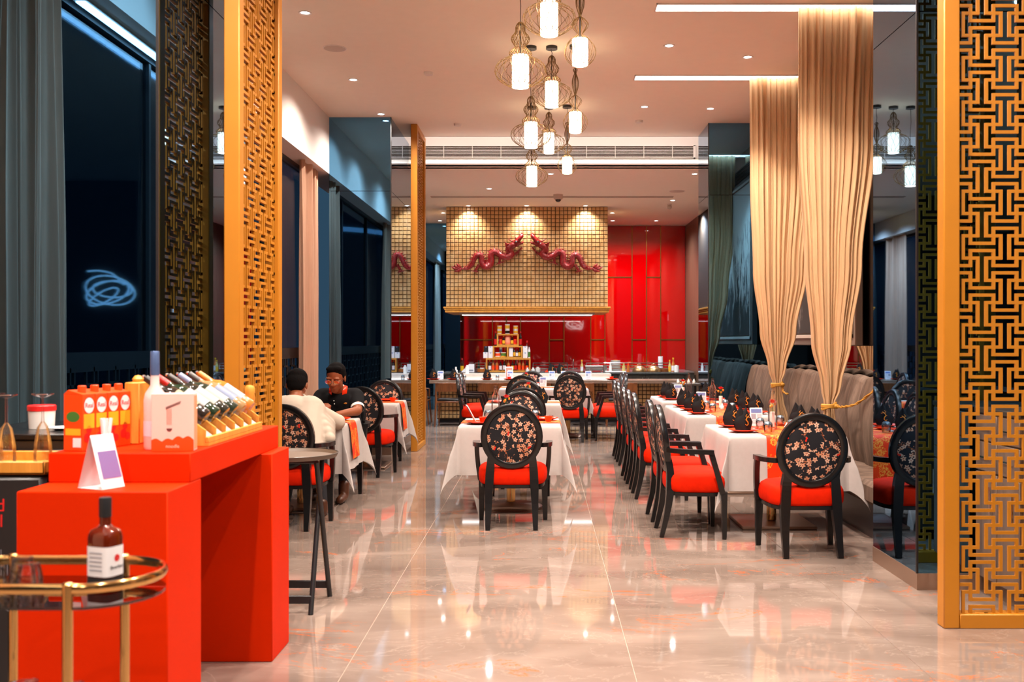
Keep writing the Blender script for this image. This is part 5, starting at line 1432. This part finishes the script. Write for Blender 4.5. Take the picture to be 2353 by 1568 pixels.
cyl('bamboo_steamer','round bamboo steamer right of the dish covers','steamer',PX(1527,19.9),19.95,ZB,.085,.055,M['walnut'],M['walnut'],.01)
o=thing('cutting_board','long white cutting board on the kitchen counter','board',(PX(1414,19.75),19.70,ZB)); MB().bev(-.21,.21,-.05,.08,0,.02,.004).build('board',M['wware'],o); MB().bev(-.2,-.16,-.03,.05,.02,.021,.0004).build('hand_slot',M['greyprint'],o)
def bottle2(label,p,y,z,h,r,b,l,c_): 
    o=sauce(label,PX(p,y),z,h,r,b,l,c_,.4,y); o['group']='bottles on the kitchen counter'
bottle2('yellow capped oil bottle beside the tap',1337,19.95,ZB,.24,.028,M['oil'],M['paper'],M['yellow']); bottle2('yellow capped oil bottle at the right end of the counter',1539,19.9,ZB,.24,.028,M['oil'],M['yellow'],M['yellow']); bottle2('pale vinegar bottle by the white jug',1547,20.1,ZB,.28,.034,M['amber'],M['paper'],M['yellow'])
bottle2('clear vinegar bottle at the left end of the counter',1062,20.0,ZB,.27,.036,M['glass'],M['yellow'],M['redprint']); bottle2('green bottle behind the left rail',1100,20.4,ZB,.22,.032,P('green_glass',lin(20,70,60),.1,coat=.5),bpy.data.materials['green_glass'],bpy.data.materials['green_glass'])
o=thing('kitchen_tap','tall chrome mixer tap on the counter','tap',(PX(1317,20.2),20.2,ZB)); MB().rod((0,0,0),(0,0,.22),.011).build('riser',M['chrome'],o); MB().tube(catmull([(0,0,.20),(0,-.03,.25),(0,-.09,.25),(0,-.12,.20)],5),.010,8).build('spout',M['chrome'],o); MB().rod((-.07,0,.06),(.07,0,.06),.010).build('cross_bar',M['chrome'],o)
for sx in (-1,1): MB().lathe([(.012,.05),(.02,.06),(.02,.075),(.001,.08)],12,c=(sx*.07,0,0),cap=False).build('handle',M['chrome'],o)
def chafing(label,p):
    o=thing('chafing_dish',label,'pan',(PX(p,19.95),19.98,ZB)); MB().bev(-.17,.17,-.11,.11,.03,.10,.012).build('pan',M['steel'],o); MB().bev(-.18,.18,-.12,.12,.10,.125,.01).build('lid',M['wware'],o)
    for sx in (-1,1): MB().rod((sx*.14,-.09,0),(sx*.14,-.09,.04),.01).build('foot',M['steel'],o)
chafing('flat steel pan with white lid left of the canister',1365)
o=thing('stand_up_menu','white angled menu holder at the left of the kitchen counter','menu card',(PX(1078,19.7),19.72,ZB)); MB().prism([(-.16,0),(.10,0),(.10,.16),(.0,.16)],-.05,.05).build('holder',M['paper'],o,smooth=False); MB().box(-.05,.08,-.0512,-.0502,.02,.05).build('print',M['greyprint'],o,smooth=False)
o=thing('red_cloth','crumpled red cloth on the counter','cloth',(PX(1265,19.85),19.85,ZB)); 
def fnc(u_,v_): 
    e=min(u_,1-u_,v_,1-v_); return ((u_-.5)*.24,(v_-.5)*.16,.002+min(1,e*5)*(.02+.03*abs(math.sin(u_*9+v_*5))*abs(math.cos(v_*7)))) 
MB().grid(fnc,20,14).build('fabric',M['ware'],o,ang=3,recalc=False); MB().bev(-.2,.16,-.09,.09,-.0005,.0015,.0004).build('blue_mat',P('blue_mat',lin(110,160,176),.6),o)
cyl('copper_pan','orange lunch tin behind the left rail','tin',PX(1108,20.0),20.02,ZB,.10,.06,M['amber'],M['wware'],.02)
for i,(p,y) in enumerate([(1225,19.75),(1212,19.75)]): cyl('white_pot','small white lidded pot %s behind the round chairs'%['right','left'][i],'pot',PX(p,y),y,ZB,.035,.06,M['wware'],M['wware'],.03)
cyl('white_jar','white ceramic jar right of the sauce shelf','jar',PX(1236,19.95),19.95,ZB,.05,.08,M['wware'],M['wware'],.02); cyl('steel_shaker','steel shaker standing on the bar ledge','shaker',PX(1357,18.8),18.85,.90,.030,.10,M['steel'],M['steel'],.01)
cyl('squeeze_bottle','white squeeze bottle at the left end of the bar','bottle',PX(1047,18.7),18.75,.90 if False else .80,.032,.17,M['wware'],M['wware'],.06); cyl('squeeze_bottle','red squeeze bottle at the left end of the bar','bottle',PX(1041,18.5),18.55,.80,.028,.13,M['ware'],M['ware'],.05)
cyl('coffee_pot','white coffee pot at the left of the bar','pot',PX(1073,18.8),18.85,.90,.035,.13,M['wware'],M['wware'],.03)
# bar place settings
ZBAR=.801
for i,p in enumerate([996,1043,1119,1170,1405]):
    y=18.32; nm=['first','second','third','fourth','rightmost'][i]
    one('plate',PLM,'red-orange plate, %s along the bar'%nm,'plate',(PX(p,y),y,ZBAR+.004),'red-orange plates on the bar')
    if i in (0,1,2): NAP.put((PX(p,y),y+.02,ZBAR+.01),0,'black napkin with gold dragon, %s along the bar'%nm,'black folded napkins')
    else: one('cup',CUPM,'red cup on the %s plate of the bar'%nm,'cup',(PX(p,y),y,ZBAR+.01),'red cups')
for i,p in enumerate([1067,1143]): TUM.put((PX(p,18.4),18.4,ZBAR),0,'upturned tumbler, %s one on the bar'%['left','right'][i],'upturned glass tumblers')
for i,p in enumerate([1012,1172,1268,1296,1352]):
    t_=TEN.put((PX(p,18.45),18.45,ZBAR),0,'white menu card, %s along the bar'%ORD[min(i,3)] if i<4 else 'white menu card at the right end of the bar','table menu cards')
o=thing('framed_poster','larger framed menu picture standing on the bar by the shelf','frame',(PX(1170,18.7),18.62,ZBAR)); MB().bev(-.072,.072,0,.01,0,.235,.003).build('frame',M['paper'],o); MB().box(-.058,.058,-.0012,-.0001,.02,.215).build('picture',P('salmon_print',lin(206,150,130),.5),o,smooth=False); MB().box(-.02,.05,-.0022,-.0013,.12,.17).build('prawn_print',M['wware'],o,smooth=False)
for i,p in enumerate([1268,1288]): NAP.put((PX(p,19.0),18.75,.90),0,'black napkin, %s one behind the round chairs on the bar ledge'%['left','right'][i],'black folded napkins')
# bar chairs
def make_barchair():
    o=thing('bar_chair','x','chair',(0,0,-50),0,'wooden chairs at the bar')
    for sx in (-1,1):
        MB().tube([(sx*.27,-.27,0),(sx*.255,-.235,.45),(sx*.255,-.25,.66)],[.012,.020,.016],8).build('leg',M['walnut'],o); MB().tube([(sx*.25,.24,0),(sx*.235,.20,.45),(sx*.24,.20,.62)],[.012,.020,.014],8).build('leg',M['walnut'],o)
        MB().tube([(sx*.255,-.25,.655),(sx*.26,-.05,.645),(sx*.245,.20,.625)],.018,6,sc2=(.7,1.2),up=(0,0,1)).build('armrest',M['walnut'],o)
    def fn(u_,v_): t=(u_-.5)*2; return (t*.265,-.285+.05*t*t*.6-.02*v_,.62+.15*v_)
    def fn2(u_,v_): a=fn(u_,v_); return (a[0],a[1]+.025,a[2])
    b=MB().grid(fn,16,3).grid(fn2,16,3); b.bev(-.265,.265,-.29,-.255,.765,.775,.004); b.build('backrest',M['walnut'],o,ang=1.2,recalc=False)
    MB().bev(-.25,.25,-.24,.23,.42,.445,.006).build('seat_frame',M['walnut'],o); MB().bev(-.24,.24,-.23,.22,.445,.485,.018).build('seat_pad',M['leather'],o)
    return o
BC=Proto(make_barchair())
for x,l in [(-1.62,'leftmost fully visible'),(-.86,'second'),(-.1,'third'),(.66,'fourth'),(1.42,'rightmost')]:
    BC.put((x,17.86,0),0,'walnut bar chair with black leather seat, %s along the bar'%l,'wooden chairs at the bar')
BC.put((-2.3,18.35,0),-PI/2,'walnut bar chair turned sideways at the left end of the bar','wooden chairs at the bar')
# small service trolley with condiments at the far right
o=thing('service_shelf','small two-tier service shelf by the far right column','shelf',(2.14,14.2,0))
for z in (.45,.88): MB().bev(-.28,.1,-.2,.2,z,z+.03,.004).build('shelf_board',M['darkwood'],o)
for sx in (-.26,.08):
    for sy in (-.18,.18): MB().rod((sx,sy,0),(sx,sy,.9),.012).build('leg',M['black'],o)
for i in range(4): SHK.put((1.93+.075*i,14.1,.911),0,'small white condiment pot, %s on the service shelf'%['leftmost','second','third','rightmost'][i],'small white condiment pots')

# =================================================================== PEOPLE
def capsule(mb,a,b,r0,r1,n=14):
    a=Vector(a); b=Vector(b); mb.tube([tuple(a),tuple(b)],[r0,r1],n); mb.ball(tuple(a),r0,n,8); mb.ball(tuple(b),r1,n,8)
def fused(mb,name,mat,parent,vox,smooth=6):
    o=mb.build(name,mat,parent,ang=3)
    m=o.modifiers.new('fuse','REMESH'); m.mode='VOXEL'; m.voxel_size=vox; m.use_smooth_shade=True
    if smooth:
        s_=o.modifiers.new('soften','SMOOTH'); s_.factor=.5; s_.iterations=smooth
    return o
def hand(mb,wrist,dirv,palm,curl=.6,side=1):
    """palm block with four bent fingers and a thumb; dirv finger direction, palm normal"""
    w=Vector(wrist); d=Vector(dirv).normalized(); nrm=Vector(palm).normalized(); s_=d.cross(nrm).normalized()*side
    for k in range(4):
        q=(k-1.5)*.019; capsule(mb,w+d*.005+s_*q*.8,w+d*.075+s_*q,.014,.0105,8)
    L=[.062,.072,.068,.052]
    for k in range(4):
        q=(k-1.5)*.020; b=w+d*.078+s_*q; l=L[k]; d1=(d*math.cos(curl)+nrm*math.sin(curl)).normalized(); d2=(d*math.cos(curl*2.1)+nrm*math.sin(curl*2.1)).normalized()
        m1=b+d1*l*.5; e=m1+d2*l*.5; capsule(mb,b,m1,.0092,.0085,8); capsule(mb,m1,e,.0085,.0070,8)
    t0=w+d*.022-s_*.030; t1=t0+(d*.7-s_*.55+nrm*.35).normalized()*.036; t2=t1+(d*.8+nrm*.5).normalized()*.03
    capsule(mb,t0,t1,.0125,.010,8); capsule(mb,t1,t2,.010,.008,8)
def head(mb,c,fwd,up,s=1.0):
    f=Vector(fwd).normalized(); u_=Vector(up); u_=(u_-f*u_.dot(f)).normalized(); r=f.cross(u_)
    Mx=Matrix((r,f,u_)).transposed().to_4x4(); Mx.translation=Vector(c); Mx=Mx@Matrix.Scale(s,4)
    mb.ball((0,-.012,.035),(.077,.092,.088),20,14,Mx); mb.ball((0,.022,-.035),(.062,.066,.085),18,12,Mx)
    mb.ball((0,.052,-.088),(.036,.034,.030),12,9,Mx)
    for sx in (-1,1):
        mb.ball((sx*.040,.050,-.020),(.026,.026,.030),12,8,Mx); mb.ball((sx*.034,.074,.030),(.030,.014,.009),12,8,Mx)
        mb.ball((sx*.079,-.008,-.005),(.009,.020,.032),10,8,Mx)
    mb.tube([(0,.082,.022),(0,.098,-.005),(0,.108,-.028)],[.009,.012,.016],10,M=Mx)
    for sx in (-1,1): mb.ball((sx*.013,.093,-.030),(.011,.012,.010),8,6,Mx)
    mb.ball((0,.083,-.058),(.026,.012,.007),12,6,Mx); mb.ball((0,.080,-.069),(.022,.012,.008),12,6,Mx)
    return Mx
def hairdo(mb,Mx,front=True):
    mb.ball((0,-.022,.060),(.083,.090,.076),22,14,Mx); mb.ball((0,-.050,.012),(.081,.064,.080),20,12,Mx)
    mb.ball((.015,.030,.098),(.058,.036,.026),14,8,Mx); mb.ball((-.018,.024,.102),(.055,.036,.026),14,8,Mx)
    for sx in (-1,1): mb.ball((sx*.071,-.005,.035),(.012,.032,.036),10,8,Mx)
# ---- man in the black polo, facing the camera across the table
p=thing('person','man in a black polo with red collar eating with chopsticks','person',(0,0,0))
hc=(-1.985,9.60,1.150)
bd=MB(); HM=head(bd,hc,(-.16,-1,-.42),(0,-.35,1),1.10)
capsule(bd,(-1.985,9.66,1.08),(-1.99,9.75,.98),.056,.062)
capsule(bd,(-1.99,9.78,.90),(-1.99,9.90,.62),.095,.11)
# arms: his left (image right), his right (image left)
capsule(bd,(-1.80,9.74,.96),(-1.775,9.58,.84),.052,.047); capsule(bd,(-1.775,9.56,.835),(-1.93,9.38,.815),.045,.030)
hand(bd,(-1.94,9.37,.815),(-.9,-.5,-.05),(0,-.2,-1),.5,1)
capsule(bd,(-2.18,9.74,.96),(-2.235,9.60,.82),.052,.046); capsule(bd,(-2.235,9.60,.82),(-2.085,9.40,.895),.043,.029)
hand(bd,(-2.08,9.39,.90),(.55,-.6,.05),(.3,.2,-1),.9,-1)
fused(bd,'body',M['skin'],p,.0065,4)
hr=MB(); hairdo(hr,HM); fused(hr,'hair',M['hair'],p,.008,3)
sh=MB(); capsule(sh,(-1.835,9.78,.965),(-2.145,9.78,.965),.085,.085); capsule(sh,(-1.93,9.78,.90),(-1.93,9.90,.60),.135,.15); capsule(sh,(-2.05,9.78,.90),(-2.05,9.90,.60),.135,.15); sh.ball((-1.99,9.74,.93),(.17,.11,.10),16,10)
capsule(sh,(-1.815,9.76,.965),(-1.785,9.64,.865),.074,.064); capsule(sh,(-2.165,9.76,.965),(-2.21,9.66,.865),.074,.064)
fused(sh,'polo_shirt',M['polo'],p,.010,8)
for sx,(a,b) in ((1,((-1.787,9.645,.872),(-1.780,9.622,.852))),(-1,((-2.208,9.665,.872),(-2.216,9.645,.850)))):
    MB().tube([a,b],[.0655,.0650],20,cap=False).build('sleeve_band',M['wware'],p)
for sx in (-1,1):
    clr=MB()
    clr.add([(-1.99+sx*.045,9.700,1.085),(-1.99+sx*.085,9.735,1.065),(-1.99+sx*.088,9.690,.995),(-1.99+sx*.052,9.655,.985),(-1.99+sx*.06,9.81,1.07),(-1.99+sx*.07,9.83,1.01)],[(0,1,2,3),(1,4,5,2)])
    cl_=clr.build('collar',M['ware'],p,recalc=False); sm_=cl_.modifiers.new('thick','SOLIDIFY'); sm_.thickness=.006
gl=MB()
for sx in (-1,1):
    gl.tube([(sx*.036+.027*math.cos(t),.100,.006+.019*math.sin(t)) for t in [2*PI*k/18 for k in range(18)]],.0014,5,closed=True,M=HM); gl.tube([(sx*.063,.098,.010),(sx*.080,.03,.010),(sx*.082,-.01,.008)],.0014,5,M=HM)
gl.tube([(-.010,.102,.009),(.010,.102,.009)],.0014,5,M=HM)
gl.build('spectacles',M['chrome'],p)
lens=MB()
for sx in (-1,1): lens.prism([(sx*.036+.026*math.cos(t),.006+.018*math.sin(t)) for t in [2*PI*k/18 for k in range(18)]],.0995,.1005,'xz',HM)
lens.build('lenses',M['glass'],p,smooth=False)
ct=MB(); ct.rod((-2.105,9.36,.93),(-1.97,9.275,.835),.0035,.0025).rod((-2.10,9.36,.922),(-1.975,9.27,.828),.0035,.0025)
tag(ct.build('chopsticks',M['wood']),'pair of pale wooden chopsticks held by the man in black','chopsticks')
bt_=MB(); bt_.ball((-2.01,9.625,.93),.006,8,6); bt_.ball((-2.005,9.622,.90),.006,8,6); bt_.build('buttons',M['wware'],p)
MB().ball((-1.90,9.63,.905),(.016,.003,.008),10,6).build('chest_emblem',M['goldthread'],p)
lg=MB(); capsule(lg,(-1.92,9.95,.58),(-1.88,9.50,.53),.085,.070); capsule(lg,(-1.88,9.50,.53),(-1.86,9.35,.14),.066,.048); capsule(lg,(-2.08,9.95,.58),(-2.12,9.50,.53),.085,.07); capsule(lg,(-2.12,9.50,.53),(-2.14,9.45,.14),.066,.048); lg.ball((-2.0,9.97,.60),(.17,.14,.11),16,10)
fused(lg,'trousers',M['trouser'],p,.012,5)
for x,y in ((-1.86,9.33),(-2.14,9.43)):
    b_=MB(); capsule(b_,(x,y+.02,.16),(x,y+.02,.07),.052,.05); capsule(b_,(x,y,.045),(x,y-.16,.042),.043,.038); fused(b_,'boot',M['boot'],p,.009,3)
# ---- man in the cream sweater, back to the camera
p=thing('person','man in a cream sweater leaning over the table, back to the camera','person',(0,0,0))
bd=MB(); HM=head(bd,(-2.13,8.66,1.12),(-.10,1,-.55),(0,.5,1),1.08)
capsule(bd,(-2.12,8.60,1.05),(-2.10,8.50,.97),.056,.065); capsule(bd,(-2.08,8.46,.92),(-2.05,8.20,.64),.10,.12)
capsule(bd,(-1.96,8.47,.91),(-1.785,8.66,.80),.044,.04); capsule(bd,(-1.76,8.68,.80),(-1.93,8.90,.82),.042,.030); hand(bd,(-1.94,8.91,.82),(-.8,.6,0),(0,.1,-1),.6,-1)
capsule(bd,(-2.27,8.49,.925),(-2.42,8.66,.81),.044,.04); capsule(bd,(-2.42,8.68,.81),(-2.25,8.90,.82),.042,.03); hand(bd,(-2.24,8.91,.82),(.8,.6,0),(0,.1,-1),.6,1)
fused(bd,'body',M['skin'],p,.0068,4)
hr=MB(); hairdo(hr,HM); hr.ball((0,-.055,-.02),(.074,.050,.058),16,10,HM); fused(hr,'hair',M['hair'],p,.008,3)
sw=MB(); capsule(sw,(-1.97,8.47,.925),(-2.26,8.49,.94),.090,.092); capsule(sw,(-1.97,8.42,.90),(-1.96,8.16,.62),.15,.175); capsule(sw,(-2.17,8.42,.90),(-2.15,8.16,.62),.15,.175); sw.ball((-2.10,8.40,.91),(.18,.16,.145),18,12); sw.ball((-1.93,8.15,.60),(.17,.17,.13),16,10)
capsule(sw,(-1.95,8.46,.920),(-1.775,8.66,.80),.082,.068); capsule(sw,(-1.775,8.68,.805),(-1.90,8.86,.825),.064,.048); capsule(sw,(-2.27,8.48,.945),(-2.42,8.66,.82),.092,.072); capsule(sw,(-2.42,8.68,.82),(-2.28,8.86,.825),.066,.048)
capsule(sw,(-1.99,8.44,.86),(-1.84,8.58,.79),.085,.06)
for k in range(5): capsule(sw,(-1.88+.03*k,8.36-.03*k,.90-.05*k),(-1.80,8.50,.80-.03*k),.05,.04)
fused(sw,'sweater',M['sweater'],p,.010,7)
MB().tube([(-2.11+.078*math.cos(t),8.545+.070*math.sin(t),1.015+.03*math.sin(t)) for t in [2*PI*k/20 for k in range(20)]],.014,8,closed=True).build('neckband',M['sweater'],p)
lg=MB(); capsule(lg,(-1.97,8.18,.60),(-1.92,8.62,.57),.085,.07); capsule(lg,(-1.92,8.62,.57),(-1.88,8.55,.14),.064,.047); capsule(lg,(-2.12,8.18,.60),(-2.16,8.62,.57),.085,.07); capsule(lg,(-2.16,8.62,.57),(-2.2,8.55,.14),.064,.047)
fused(lg,'trousers',M['trouser'],p,.012,5)
for x in (-1.88,-2.2):
    b_=MB(); capsule(b_,(x,8.53,.12),(x,8.53,.06),.045,.045); capsule(b_,(x,8.54,.045),(x,8.70,.042),.042,.036); fused(b_,'shoe',M['boot'],p,.009,3)

# =================================================================== NIGHT CITY OUTSIDE THE WINDOWS
lit=EM('lit_floor',(.75,.88,1.0),1.4); dk=P('night_concrete',lin(120,130,132),.8)
def tower(label,x,y,w_,h,floors):
    o=thing('tower_block',label,'building',(x,y,-12),0,'buildings outside'); MB().lathe([(w_,0),(w_,h),(.001,h)],28).build('facade',dk,o)
    for z in floors: MB().lathe([(w_*1.01,z+12),(w_*1.01,z+12.35)],28,cap=False).build('lit_floor_band',lit,o)
tower('round tower with lit white floors seen in the window',-19,-56,7,60,[10,13])
tower('dark round tower farther along the street',-34,-40,9,50,[2,20])
o=thing('office_block','pale concrete office block across the street','building',(-18,-28,-12),0,'buildings outside'); MB().box(-5,5,-6,6,0,40).build('facade',P('pale_facade',lin(150,160,160),.8),o,smooth=False)
wm=MB().box(0,.1,-.35,.35,-.2,.2).mesh('lit_window',lit,smooth=False)
for y,z in [(-4,15),(-2,18),(1,22),(3,14),(0,27),(4,25)]: link('lit_window',wm,o,(5.0,y,z))
struct(MB().box(-4.6,-4.1,9.8,10.8,-12,6).build('wall_outer_pier',P('outer_concrete',lin(120,128,112),.8,var=.1),smooth=False))
struct(MB().box(-90,-5,-90,60,-12.2,-12).build('ground_street',P('asphalt',(.012,.013,.015),.7),smooth=False))
for k,(x,y,c_,nm) in enumerate([(-11,-30,(1,.06,.03),'red'),(-17,-36,(.8,.9,1),'white'),(-12,-40,(1,.5,.2),'amber'),(-26,-30,(.5,.7,1),'blue')]):
    l=thing('street_light','small %s lamp in the street outside the left windows'%nm,'street light',(x,y,-12),0,'street lights outside')
    MB().rod((0,0,0),(0,0,6),.08).build('pole',M['black'],l); MB().ball((0,0,6.1),.35,10,8).build('lamp',EM('street_%d'%k,c_,12),l)
for f_ in list(bpy.data.meshes):
    if f_.users==0: bpy.data.meshes.remove(f_)
